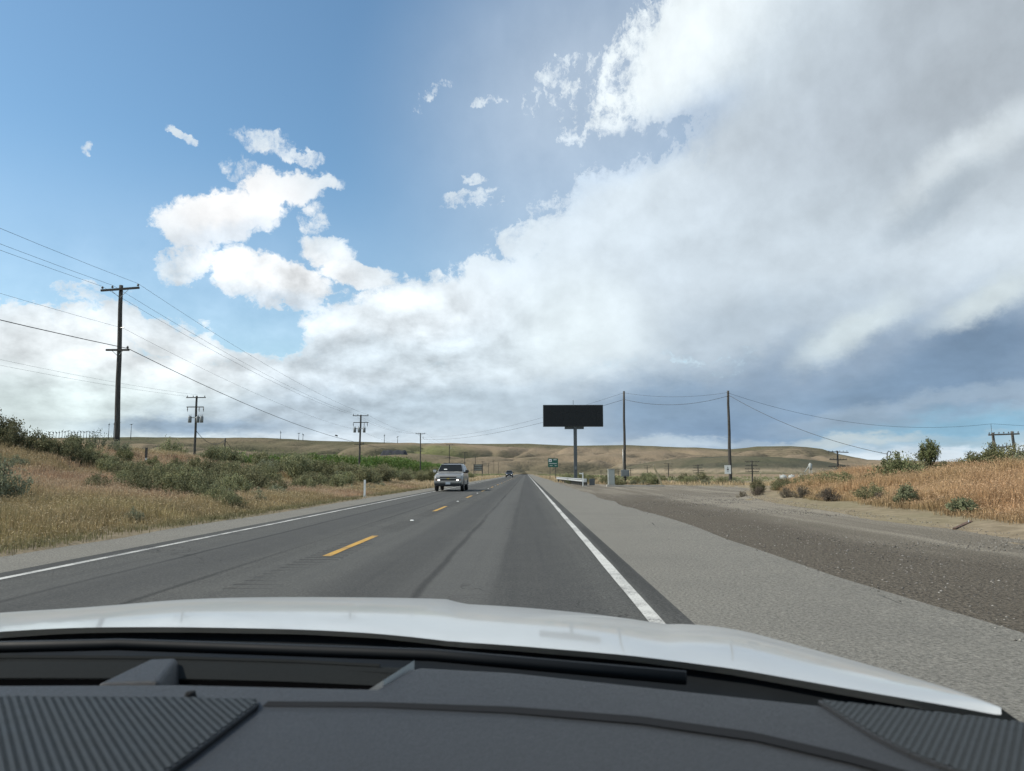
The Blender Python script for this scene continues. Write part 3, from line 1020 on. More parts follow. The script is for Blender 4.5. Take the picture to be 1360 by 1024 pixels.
def build_right_shrubs():
    c = 'bushes on the crest of the tan grass bank'
    plant('tree', 'small_tree', 'small round topped tree standing above the tan grass bank', 'tree', None, 21.5, 40, .95, 1.2, z=1.6)
    plant('green', 'shrub', 'large yellow green bush with dark trunk below the small tree', 'bush', None, 17.6, 35.6, 1.3, 1.35, i=0)
    for x, y, s, sz in ((15.7, 37.0, .95, .7), (14.9, 37.8, .9, .65), (16.4, 36.0, .75, .6), (15.2, 35.8, .65, .5)):
        plant('green', 'shrub', 'low yellow green bush beside the large bush on the tan bank', 'bush', 'low green bushes on the tan bank', x, y, s, sz)
    for x, y, s, sz in ((19.4, 38.6, 1.1, 1.0), (20.3, 39.0, 1.0, .8), (22.9, 38.6, 1.1, .95), (23.7, 38.2, 1.15, 1.0), (24.4, 37.4, 1.1, 1.15), (25.3, 37.2, 1.1, 1.0), (26.0, 36.8, 1.15, 1.1), (21.6, 38.8, .95, .6), (24.9, 40, 1.2, 1.3), (26.8, 39, 1.2, 1.3)):
        plant('green' if rng.random() < .6 else 'sage', 'shrub', 'green bush in the hedge along the crest of the tan bank', 'bush', c, x, y, s, sz)
    for x, y, s, sz in ((21.6, 31.5, 1.5, 1.6), (22.9, 32.0, 1.5, 1.8), (24.3, 32.5, 1.7, 2.1)):
        plant('grey', 'shrub', 'big blurred grey green bush before the twin telegraph poles', 'bush', 'big bushes before the twin poles', x, y, s, sz)
    for x, y, s in ((15.4, 41.5, .8), (14.6, 42.5, .7), (16.5, 41.5, .9), (17.3, 41.0, .8), (13.6, 40.5, .6)):
        plant('sage', 'sagebrush', 'pale sagebrush on the tan bank in front of the white tanks', 'bush', 'sagebrush before the white tanks', x, y, s, s * .8)
    plant('leafy', 'shrub', 'bright green leafy plant at the sandy edge beside the fallen board', 'bush', None, 11.3, 19.6, .72, .60)
    plant('leafy', 'shrub', 'dark green leafy plant at the sandy edge of the pull-out', 'bush', None, 11.7, 23.2, .75, .85)
    plant('sage', 'sagebrush', 'olive green bush between the leafy plants and the dead brush', 'bush', None, 12.2, 26.6, .65, .55)
    plant('dark', 'shrub', 'small upright dark green shrub at the corner of the pull-out', 'bush', None, 12.5, 40.5, .62, .75)
    for x, y, s in ((10.95, 38.2, .65), (11.6, 37.6, .75), (11.5, 33.1, .6), (11.75, 32.2, .85), (11.6, 28.7, .85), (11.9, 30.2, .6), (12.2, 35.4, .6), (11.9, 25.2, .6), (12.0, 21.8, .5)):
        plant('dead', 'dead_bush', 'brown dead brush heaped at the sandy edge of the pull-out', 'bush', 'dead brush along the pull-out', x, y, s, s * 1.1)
    # behind guardrail, cabinet and poles
    for i in range(40):
        x = 5.4 + 17 * rng.random()
        y = 78 + 34 * rng.random() - .35 * (x - 5)
        if x < 7 and y < 76:
            continue
        s = .7 + .6 * rng.random()
        key = ('sage', 'grey', 'dark')[rng.randrange(3)]
        plant(key, 'sagebrush', {'sage': 'grey green', 'grey': 'silvery', 'dark': 'dark green'}[key] + ' sagebrush behind the guardrail and the display column', 'bush', 'sagebrush behind the guardrail (%s)' % key, x, y, s, s * .9)
    for i in range(26):
        x = 9 + 26 * rng.random()
        y = 74 + 8 * rng.random()
        s = .55 + .4 * rng.random()
        key = ('sage', 'grey', 'dead')[rng.randrange(3)]
        plant(key, 'sagebrush', {'sage': 'green', 'grey': 'pale', 'dead': 'brown'}[key] + ' brush at the far end of the pull-out by the bare poles', 'bush', 'brush by the bare poles (%s)' % key, x, y, s, s * .8)

def grass_field(name, label, n, place, hgt, colors, seed, blades=12, spread=.15, w=.0045, head=.4, kind='stuff'):
    """n tufts of bent blades, a part of them with a seed head"""
    r = np.random.default_rng(seed)
    x, y = place(r, n)
    n = len(x)
    z = H(x, y)
    k, cf = colors(r, x, y)
    N = n * blades
    bx = np.repeat(x, blades) + r.normal(size=N) * spread
    by = np.repeat(y, blades) + r.normal(size=N) * spread
    bz = np.repeat(z, blades)
    hh = np.repeat(hgt(r, x, y), blades) * (.55 + .7 * r.random(N))
    a = r.random(N) * 6.283
    lean = .12 + .45 * r.random(N) ** 1.5
    dx, dy = np.cos(a) * lean * hh, np.sin(a) * lean * hh
    pa = r.random(N) * 6.283
    ww = w * (.6 + .6 * r.random(N)) * (1 + by / 30)
    px, py = np.cos(pa) * ww, np.sin(pa) * ww
    B = np.stack([bx, by, bz - .02], 1)
    T = np.stack([bx + dx, by + dy, bz + hh], 1)
    Mi = np.stack([bx + dx * .35, by + dy * .35, bz + hh * .6], 1)
    P = np.stack([px, py, np.zeros(N)], 1)
    V = np.stack([B - P, B + P, Mi + P * .8, Mi - P * .8, T], 1)
    o = np.arange(N) * 5
    F = np.concatenate([np.stack([o, o + 1, o + 2], 1), np.stack([o, o + 2, o + 3], 1), np.stack([o + 3, o + 2, o + 4], 1)])
    patch = .72 + .56 * fbm2(x, y, .9, 97, 3)
    c = np.repeat(k * patch[:, None], blades, 0) * (.65 + .7 * r.random(N))[:, None]
    C = np.repeat(c, 5, 0)
    # seed heads: a short drooping rhombus at the tip
    hs = np.where(r.random(N) < head)[0]
    nh = len(hs)
    L_ = (.020 + .025 * r.random(nh)) * (1 + by[hs] / 70)
    Wd = (.0035 + .003 * r.random(nh)) * (1 + by[hs] / 26)
    t = T[hs]
    d = np.stack([dx[hs], dy[hs], -.15 * hh[hs]], 1)
    d /= np.linalg.norm(d, axis=1)[:, None] + 1e-6
    pp = np.stack([np.cos(pa[hs]), np.sin(pa[hs]), np.full(nh, .3)], 1) * Wd[:, None]
    V2 = np.stack([t - d * L_[:, None] * .4, t + pp, t + d * L_[:, None], t - pp], 1)
    o2 = N * 5 + np.arange(nh) * 4
    F2 = np.concatenate([np.stack([o2, o2 + 1, o2 + 2], 1), np.stack([o2, o2 + 2, o2 + 3], 1)])
    hc = np.repeat(cf, blades, 0)[hs] * (.75 + .5 * r.random(nh))[:, None]
    ob = np_mesh(name, np.concatenate([V.reshape(-1, 3), V2.reshape(-1, 3)]), np.concatenate([F, F2]), M['grass'], colors=np.concatenate([C, np.repeat(hc, 4, 0)]))
    return tag(ob, label, 'grass', kind=kind)

TAN, STRAW, OLIVE, RUST = np.array((.43, .325, .205)), np.array((.55, .435, .295)), np.array((.265, .245, .100)), np.array((.42, .29, .185))

def build_grass():
    def left(r, n):
        y = 6 + 62 * r.random(n) ** 1.35
        x = -8.25 - 22 * r.random(n) ** 1.25
        keep = (x > -.80 * y - 3)
        x, y = x[keep], y[keep]
        thin = (fbm2(x, y, 2.2, 61) + (x < -9) * .25) > .42 * r.random(len(x)) + .15
        return x[thin], y[thin]
    def left_col(r, x, y):
        g = ss((fbm2(x, y, 4.5, 71) - .46) * 5) * .55
        g = np.maximum(g, ss((17 - np.abs(x + 13.0) * 2.2) / 8) * ss((26 - y) / 6) * ss((y - 7) / 4) * (.30 + .65 * fbm2(x, y, 2, 73)))
        g = np.clip(g, 0, 1)[:, None]
        u = ss((fbm2(x, y, 3, 79) - .35) * 3)[:, None]
        k = (TAN * (1 - u) + RUST * u) * (1 - g) + OLIVE * g
        s = STRAW * (1 - g * .5) + OLIVE * 1.4 * g * .5
        v = (ss((-8.9 - x) / -.5))[:, None] * .8                    # weeds at the pavement edge
        return k * (1 - v) + np.array((.17, .17, .085)) * v, s * (1 - v * .8) + np.array((.2, .19, .1)) * v * .8
    def left_h(r, x, y):
        return .09 + .20 * ss((-x - 8.3) / 1.6) * (.5 + .6 * r.random(len(x)) + 1.1 * np.clip(fbm2(x, y, 1.6, 91) - .45, 0, 1) * 2)
    grass_field('dry_grass', 'tan and yellow green dry grass covering the bank beside the oncoming lane', 34000, left, left_h, left_col, 101)
    def right(r, n):
        y = 7 + 60 * r.random(n) ** 1.3
        e = pull_edge(y) + 2.0 + (fbm2(y, 0 * y, 3, 3) - .5) * 1.6
        x = e + 15 * r.random(n) ** 1.15
        keep = x < .85 * y + 4
        return x[keep], y[keep]
    def right_col(r, x, y):
        u = ss((fbm2(x, y, 3.5, 83) - .35) * 3)[:, None]
        k = (RUST * (1 - u) + TAN * u) * np.array((1.05, .98, .84))
        g = (ss((fbm2(x, y, 5, 87) - .60) * 6) * .5)[:, None]
        e = ss(1 - (x - pull_edge(y) - 1.6) / 1.6)[:, None] * .6      # dull weeds at the sandy margin
        k = k * (1 - g) + OLIVE * g
        return k * (1 - e) + np.array((.17, .15, .085)) * e, (STRAW * np.array((1.0, .88, .78))) * (1 - e * .5) + np.array((.2, .17, .1)) * e * .5
    def right_h(r, x, y):
        return (.10 + .24 * ss((x - pull_edge(y) - 1.7) / 1.8)) * (.55 + .5 * r.random(len(x)) + 1.4 * np.clip(fbm2(x, y, 1.8, 93) - .42, 0, 1) * 2)
    grass_field('dry_grass', 'reddish tan seeded grass covering the bank beside the pull-out', 26000, right, right_h, right_col, 102, head=.6)
    def far(r, n):
        y = 60 + 190 * r.random(n) ** 1.3
        x = np.where(r.random(n) < .5, -8.4 - 5.5 * r.random(n) ** 1.4, np.where(y < 95, np.maximum(pull_edge(y), 6.5) + .5, 4.6) + 9 * r.random(n))
        return x, y
    grass_field('dry_grass', 'thin dry grass on the far verges of the highway', 5000, far, lambda r, x, y: .22 + .2 * r.random(len(x)), lambda r, x, y: (np.broadcast_to(TAN, (len(x), 3)), np.broadcast_to(STRAW, (len(x), 3))), 103, blades=7, spread=.3, w=.008)

def build_far_brush():
    """low brush over the plain, too far off to tell apart"""
    r = np.random.default_rng(8)
    n = 2600
    y = 105 + 560 * r.random(n) ** 1.3
    side = r.random(n) < .45
    x = np.where(side, -12 - (y * .08 + 22) * r.random(n), 6.5 + (y * .45) * r.random(n) ** 1.1)
    Vs, Cs = [], []
    z = H(x, y)
    for i in range(n):
        s = .45 + .6 * r.random()
        k = 26
        d = r.normal(size=(k, 3))
        d /= np.linalg.norm(d, axis=1)[:, None]
        C = d * np.array([s, s, s * .7]) * (.6 + .5 * r.random((k, 1)))
        C[:, 2] = np.abs(C[:, 2])
        Vs.append(C + (x[i], y[i], z[i]))
        Cs.append(np.tile((np.array(SAGE_A) * .6 + np.array(SAGE_B) * .55) * (.6 + .6 * r.random()), (k, 1)))
    C = np.concatenate(Vs)
    V, F = leaf_cloud(r, C, .17, .3, 1.3)
    o = np_mesh('far_brush', V, F, M['sage'], colors=np.repeat(np.concatenate(Cs), 4, 0))
    tag(o, 'low far off brush over the plain before the hills', 'brush', kind='stuff')

def build_orchard():
    for s in range(3):
        r = np.random.default_rng(200 + s)
        mb = MB()
        mb.tube([(0, 0, -.1), (.05, 0, .8), (0, .05, 1.7)], [.11, .09, .06], 6)
        for k in range(5):
            a = k * 1.26 + r.random()
            mb.tube([(0, 0, .8), (math.cos(a) * .6, math.sin(a) * .6, 1.6), (math.cos(a) * 1.1, math.sin(a) * 1.1, 2.5)], [.05, .035, .015], 4)
        cl = [np.array([r.normal() * .85, r.normal() * .85, 1.1 + 2.0 * r.random()]) for _ in range(34)]
        C = np.concatenate([c + r.normal(size=(52, 3)) * .28 for c in cl])
        C[:, 2] = np.maximum(C[:, 2], .35)
        V, F = leaf_cloud(r, C, .11, .5, 1.5)
        k = r.random(len(C))[:, None]
        c = (np.array((.06, .11, .026)) * (1 - k) + np.array((.155, .225, .055)) * k)
        to = mb.build('trunk', M['bark'])
        fo = np_mesh('crown', V, F, M['orchard'], colors=np.repeat(c, 4, 0))
        PROTO.setdefault('orchard', []).append((to.data, fo.data))
        bpy.data.objects.remove(to)
        bpy.data.objects.remove(fo)
    spots = []
    for row in range(3):
        for k in range(27):
            spots.append((-33 - k * 3.6 + rng.uniform(-.3, .3), 152 + row * 5.0))
    for k in range(46):
        spots.append((-33 - .02 * k * 4 + rng.uniform(-.4, .4), 167 + k * 3.8))
    for x, y in spots:
        tr, cr = PROTO['orchard'][rng.randrange(3)]
        s = 1.15 + .25 * rng.random()
        o = empty('orchard_tree', (x, y, float(H(x, y))), rng.random() * 6.28)
        o.scale = (s, s, s)
        for nme, me in (('trunk', tr), ('crown', cr)):
            c = bpy.data.objects.new(nme, me)
            col.objects.link(c)
            c.parent = o
        tag(o, 'bright green orchard tree in the rows behind the sagebrush', 'tree', 'orchard trees')

build_shrub_protos()
build_left_shrubs()
build_right_shrubs()
build_grass()
build_far_brush()
build_orchard()

# ------------------------------------------------------------------ poles and wires
def insulator(mb, p, s=1.0):
    x, y, z = p
    mb.tube([(x, y, z), (x, y, z + .10 * s)], .018 * s, 5)
    mb.tube([(x, y, z + .07 * s), (x, y, z + .11 * s), (x, y, z + .17 * s), (x, y, z + .21 * s)], [.075 * s, .085 * s, .055 * s, .045 * s], 8)

def make_pole(name, loc, top, r0, r1, label, cat, group=None, lean=(0, 0)):
    """a tapered wooden pole with its foot in the ground; top is its absolute height"""
    o = empty(name, loc)
    h = top - loc[2]
    n = 7
    pts = [(lean[0] * (k / n) + .02 * math.sin(k * 1.9 + loc[1]), lean[1] * (k / n), -.4 + (h + .4) * k / n) for k in range(n + 1)]
    MB().tube(pts, [r0 + (r1 - r0) * k / n for k in range(n + 1)], 10).build('pole', M['pole'], o)
    tag(o, label, cat, group)
    o['h'] = h
    return o

def crossarm(o, dz, x0, x1, ins=(), lean=0.0, brace=True, rz=0.0, sag=.0, t=.12, name='crossarm', front=-.2):
    """a crossarm bolted to the pole, dz below the top, from x0 to x1; ins = insulator positions"""
    h = o['h']
    z = h - dz
    ax = lean * z / h
    mb = MB()
    L_ = x1 - x0
    mb.box((ax + (x0 + x1) / 2, front, z), (L_, t * .8, t), 0, 0, sag)
    a = mb.build(name, M['pole'], o)
    for x in ins:
        m_ = MB()
        insulator(m_, (ax + x, front, z + t / 2 - x * sag), 1.0)
        m_.build('insulator', M['ceramic'], a)
    if brace:
        for s in (-1, 1):
            xe = (x0 if s < 0 else x1) * .45
            MB().tube([(ax + xe, front - .02, z - t / 2), (ax + s * .05, front + .08, z - abs(xe) * .75 - .1)], .018, 5).build('brace', M['galv'], o)
    return a

def transformer(o, x, z, s=1.0, y=-.35):
    mb = MB()
    mb.tube([(x, y, z - .45 * s), (x, y, z - .42 * s), (x, y, z + .36 * s), (x, y, z + .42 * s)], [.20 * s, .23 * s, .23 * s, .17 * s], 14)
    mb.box((x, y + .24, z), (.10, .3, .5 * s))
    for q in (-.1, .1):
        mb.tube([(x + q * s, y, z + .4 * s), (x + q * s * 1.3, y, z + .70 * s)], [.045 * s, .02 * s], 6)
    mb.build('transformer', M['transformer'], o)

def cutout(o, x, z):
    mb = MB()
    mb.tube([(x, -.28, z), (x, -.30, z - .42)], [.045, .06], 6)
    mb.tube([(x, -.28, z - .42), (x + .07, -.34, z - .62)], .03, 5)
    mb.build('fuse_cutout', M['ceramic'], o)

def wire(name, pts, sag, r, label, mat='wire', seg=14):
    """one conductor hung through the points, sagging in every span"""
    P = []
    for i in range(len(pts) - 1):
        a, b = Vector(pts[i]), Vector(pts[i + 1])
        sg = sag[i] if isinstance(sag, (list, tuple)) else sag
        for k in range(seg + (i == len(pts) - 2)):
            t = k / seg
            p = a.lerp(b, t)
            p.z -= sg * 4 * t * (1 - t)
            P.append(p)
    o = MB().tube(P, r, 5).build(name, M[mat], None)
    return tag(o, label, 'wire')

def build_poles():
    zg = lambda x, y: float(H(x, y))
    # the line of power poles along the road
    spec = [(-27.95, 50, 14.3), (-27.6, 122, 10.85), (-27.6, 193, 11.6), (-27.6, 265, 11.4), (-27.6, 332, 10.6), (-27.6, 400, 10.3)]
    names = ['tall wooden power pole with two crossarms on the grassy bank',
             'power pole carrying three transformers in front of the orchard',
             'slim power pole with a crossarm beside the orchard end, next after the transformer pole',
             'power pole rising directly behind the grey oncoming vehicle',
             'small far power pole just past the grey oncoming vehicle',
             'far power pole standing behind the two post road sign']
    poles = []
    for i, ((x, y, top), lab) in enumerate(zip(spec, names)):
        ln = -.42 if i == 0 else (.1, -.1, .05, 0, .1)[i - 1]
        o = make_pole('power_pole', (x, y, zg(x, y)), top, .19 if i == 0 else .17, .13, lab, 'pole', 'power poles along the road', (ln, 0))
        poles.append(o)
        if i == 0:
            crossarm(o, .32, -1.30, 1.40, (-1.2, -.5, 1.3), ln, sag=-.07, t=.14)
            crossarm(o, 4.62, -.82, .80, (.68,), ln, t=.13)
            MB().tube([(ln * .75 + .12, -.15, o['h'] - 3.05), (ln * .75 + .42, -.22, o['h'] - 3.05)], .03, 5).build('bracket', M['galv'], o)
        elif i == 1:
            crossarm(o, .18, -1.30, 1.30, (-1.2, -.45, 1.2), ln, False)
            crossarm(o, 1.3, -1.15, 1.35, (), ln, False)
            for cx in (-1.05, .75, 1.28):
                cutout(o, cx, o['h'] - 1.35)
            for tx in (-.78, -.05, .80):
                transformer(o, tx, o['h'] - 2.55, .95)
            MB().box((0, -.2, o['h'] - 2.3), (1.7, .08, .12)).build('transformer_bank_bar', M['galv'], o)
            crossarm(o, 4.9, -.85, .75, (.6,), ln)
        else:
            crossarm(o, .2, -1.25, 1.25, (-1.15, -.4, 1.15), ln, i < 4)
            crossarm(o, 4.7, -.7, .6, (), ln, False)
            if i < 4:
                MB().box((.62, -.15, o['h'] - 1.25), (.14, .2, .5)).build('bracket', M['galv'], o)
    # more of them, thin in the distance beside the road
    for k, (x, y, top) in enumerate(((-27.6, 470, 8.6), (-27.8, 545, 8.4), (-24.5, 560, 11.0), (-22.5, 600, 10.0))):
        o = make_pole('power_pole', (x, y, zg(x, y)), top, .16, .13, 'thin bare pole in the far cluster before the hills', 'pole', 'far cluster of thin poles')
        crossarm(o, .25, -1.1, 1.1, (), 0, False)
    # second line set back from the road
    o2 = make_pole('power_pole', (-45.1, 100, zg(-45, 100)), 11.75, .18, .13, 'power pole with transformers set back behind the bank', 'pole', None, (-.15, 0))
    crossarm(o2, .25, -1.35, 1.35, (-1.2, -.4, 1.2), -.15, False)
    crossarm(o2, 1.55, -1.25, 1.10, (), -.15, False)
    for cx in (-1.2, .40, 1.0):
        cutout(o2, cx, o2['h'] - 1.6)
    for tx in (-.80, .28, .82):
        transformer(o2, tx, o2['h'] - 3.25, 1.0, -.3)
    MB().box((-.15, -.2, o2['h'] - 3.0), (1.8, .08, .14)).build('transformer_bank_bar', M['galv'], o2)
    a = make_pole('service_pole', (-51.3, 125, zg(-51, 125)), 7.1, .14, .11, 'short wooden service pole hung with a slack cable from the transformer pole', 'pole')
    b = make_pole('service_pole', (-54.3, 140, zg(-54, 140)), 5.2, .14, .11, 'shortest wooden service pole, standing in the green orchard edge', 'pole')
    MB().box((-.35, 0, a['h'] * 0 + b['h'] - .55), (.35, .2, .3)).build('meter_box', M['transformer'], b)
    MB().box((-.12, 0, b['h'] - .55), (.14, .06, .06)).build('bracket', M['galv'], b)
    wire('service_cable', [(-45.0, 99.9, 6.9), (-51.3, 125, 6.85), (-54.3, 140, 4.9)], [1.2, .5], .035, 'slack dark service cable drooping between the transformer pole and the short poles')
    # conductors
    zt = [p[2] for p in spec]
    def run(dx, dzs, first):
        pts = [(spec[0][0] - .42 + dx, -22, zt[0] - .05 + first)]
        for i, (x, y, top) in enumerate(spec):
            ln = -.42 if i == 0 else 0
            pts.append((x + ln + dx, y - .2, top - dzs + (.07 * dx if i == 0 else 0)))
        return pts
    wire('power_line', run(1.3, .02, .1), [1.0, .9, 1, 1, 1, 1], .010, 'thin overhead conductor on the road side ends of the top crossarms')
    wire('power_line', run(-.45, .03, .0), [1.0, .9, 1, 1, 1, 1], .010, 'thin overhead conductor next to the pole tops on the top crossarms')
    wire('power_line', run(-1.2, .04, -.1), [1.0, .9, 1, 1, 1, 1], .010, 'thin overhead conductor on the field side ends of the top crossarms')
    wire('power_line', [(-27.7, -22, 11.2), (-27.9, 49.8, 11.2), (-27.5, 121.8, 8.2), (-27.5, 193, 8.4)], [.9, .9, .9], .008, 'single thin neutral wire on the pole sides below the top crossarms')
    wire('telephone_cable', [(-27.4, -22, 9.3), (-27.5, 49.8, 9.78), (-26.95, 121.8, 6.05), (-27.2, 193, 7.0), (-27.2, 265, 6.9), (-27.2, 332, 6.2)], [.9, .9, .7, .7, .7], .024, 'thick black telephone cable on the lower crossarms')
    sp = MB()
    sp.tube([(-27.1, 104.5, 6.55), (-27.08, 105.4, 6.52)], [.10, .10], 8)
    tag(sp.build('cable_splice_case', M['wire']), 'dark splice case clamped on the thick telephone cable', 'splice case')
    for dx, dz, lab in ((-1.2, 0, 'faint conductor on the left end of the set back pole'), (.2, .2, 'faint conductor beside the top of the set back pole')):
        wire('power_line', [(-45.2 + dx, 20, 11.7 + dz), (-45.2 + dx, 99.8, 11.65 + dz)], 1.0, .009, lab)

    # bare poles at the pull-out
    r1 = make_pole('utility_pole', (10.97, 83, -.1), 10.40, .17, .11, 'bare brown pole with a grey meter box beside the display', 'pole', None, (.05, 0))
    mb = MB()
    mb.box((0, -.24, 1.32), (.90, .24, .76)).box((0, -.38, 1.32), (.70, .05, .58))
    mb.build('meter_box', M['transformer'], r1, .02)
    MB().tube([(-.2, -.2, 1.55), (-.2, -.16, 4.0)], .03, 6).build('conduit', M['galv'], r1)
    r2 = make_pole('utility_pole', (20.45, 75, float(H(20.45, 75)) - .1), 9.55, .18, .11, 'tall bare dark pole with a small white sign near its foot', 'pole', None, (.08, 0))
    mb = MB().box((-.28, -.24, 1.62), (.62, .03, .86))
    pl = mb.build('sign_plate', M['white_enamel'], r2)
    mk = MB()
    for k, (w_, z_) in enumerate(((.05, .20), (.16, .02), (.05, -.16))):
        mk.box((-.28, -.258, 1.62 + z_), (w_, .006, .13))
    mk.build('sign_mark', M['dark_mark'], pl)
    for k, (za, zb) in enumerate(((10.2, 9.35), (9.45, 9.0))):
        wire('overhead_cable', [(-27.6, 193, 10.6 - k * .6), (11.02, 82.85, za), (20.5, 74.85, zb)], [1.5, .45 + .3 * k], .012 + .007 * k,
             ('thin upper cable strung over the road to the two bare poles', 'thicker lower cable strung over the road to the two bare poles')[k])
    wire('overhead_cable', [(20.5, 74.85, 9.3), (47.3, 75.8, 6.2), (76, 77, 6.6)], [1.55, .6], .013, 'thin cable from the white sign pole to the mast on the twin telegraph poles')
    wire('overhead_cable', [(20.5, 74.85, 9.1), (28.9, 60, 2.75)], .7, .020, 'steep dark service cable running down from the white sign pole')
    s = empty('service_mast', (28.95, 60, float(H(28.95, 60))))
    hz = 2.85 - s.location.z
    MB().tube([(0, 0, -.2), (0, 0, hz)], .05, 7).build('mast', M['steel_post'], s)
    MB().tube([(0, 0, hz - .05), (.12, 0, hz + .14), (.28, 0, hz + .08), (.30, 0, hz - .12)], .035, 6).build('weather_head', M['steel_post'], s)
    tag(s, 'short service mast with a hooked head half hidden in the bushes', 'mast')

    # abandoned telegraph line along the railway
    tele = [(47.5, 114, 4.6), (47.4, 157, 3.8), (47.4, 206, 3.6), (47.5, 249, 4.5), (47.4, 292, 4.2), (46.9, 335, 3.4), (46.6, 378, 3.1), (46.5, 421, 3.0), (46.5, 464, 3.0), (46.4, 510, 3.0)]
    tl = ['dark telegraph pole with four crossarms standing at the end of the steep cable',
          'telegraph pole with four crossarms next to the bare pole with the white sign',
          'telegraph pole with crossarms midway between the bare poles',
          'telegraph pole with crossarms, next after the leaning yellow post',
          'small telegraph pole just on the near side of the leaning yellow post']
    for i, (x, y, top) in enumerate(tele):
        o = make_pole('telegraph_pole', (x, y, zg(x, y) - .2), top, .16, .12, tl[i] if i < 5 else 'tiny far telegraph pole behind the cabinet and guardrail', 'pole', 'telegraph poles along the railway', (rng.uniform(-.12, .12), 0))
        arms = (.2, 1.35, 2.35, 3.3) if i == 0 else (.25, 1.0, 1.75, 2.3)
        for k, dz in enumerate(arms[: 4 if i < 4 else 2]):
            w_ = (1.5, 1.35, 1.55, 1.45)[k]
            a_ = crossarm(o, dz, -w_, w_ * (.95 if k % 2 else 1.05), (), 0, False, sag=rng.uniform(-.04, .04), t=.13)
            if i < 2:
                for q in range(6):
                    m_ = MB()
                    insulator(m_, (-w_ * .9 + q * w_ * .36, -.2, o['h'] - dz + .06), .8)
                    m_.build('insulator', M['ceramic'], a_)
    # the twin poles
    h = empty('telegraph_poles', (47.6, 76, zg(47.6, 76) - .2))
    g = h.location.z
    h.name = 'twin_telegraph_pole'
    for x0, x1, tp in ((.25, -.2, 5.32), (2.25, 1.75, 5.45)):
        MB().tube([(x0, 0, -.4), (x1, 0, tp - g)], [.17, .13], 9).build('pole', M['old_wood'], h)
    for z_, a_, b_ in ((5.12, -.75, 2.35), (3.85, -.65, 1.85), (3.05, .0, 1.5)):
        arm = MB().box(((a_ + b_) / 2, -.2, z_ - g), (b_ - a_, .12, .15), 0, 0, -.035).build('crossarm', M['old_wood'], h)
        for q in range(7):
            m_ = MB()
            xx = a_ + .1 + q * (b_ - a_ - .2) / 6
            insulator(m_, (xx, -.2, z_ - g + .07 + .035 * (xx - (a_ + b_) / 2)), .9)
            m_.build('insulator', M['ceramic'], arm)
    MB().tube([(-.3, -.05, 5.2 - g), (-.32, -.05, 6.2 - g)], .02, 5).build('rod', M['steel_post'], h)
    tag(h, 'twin leaning telegraph poles joined by insulator crossarms behind the bushes', 'pole')

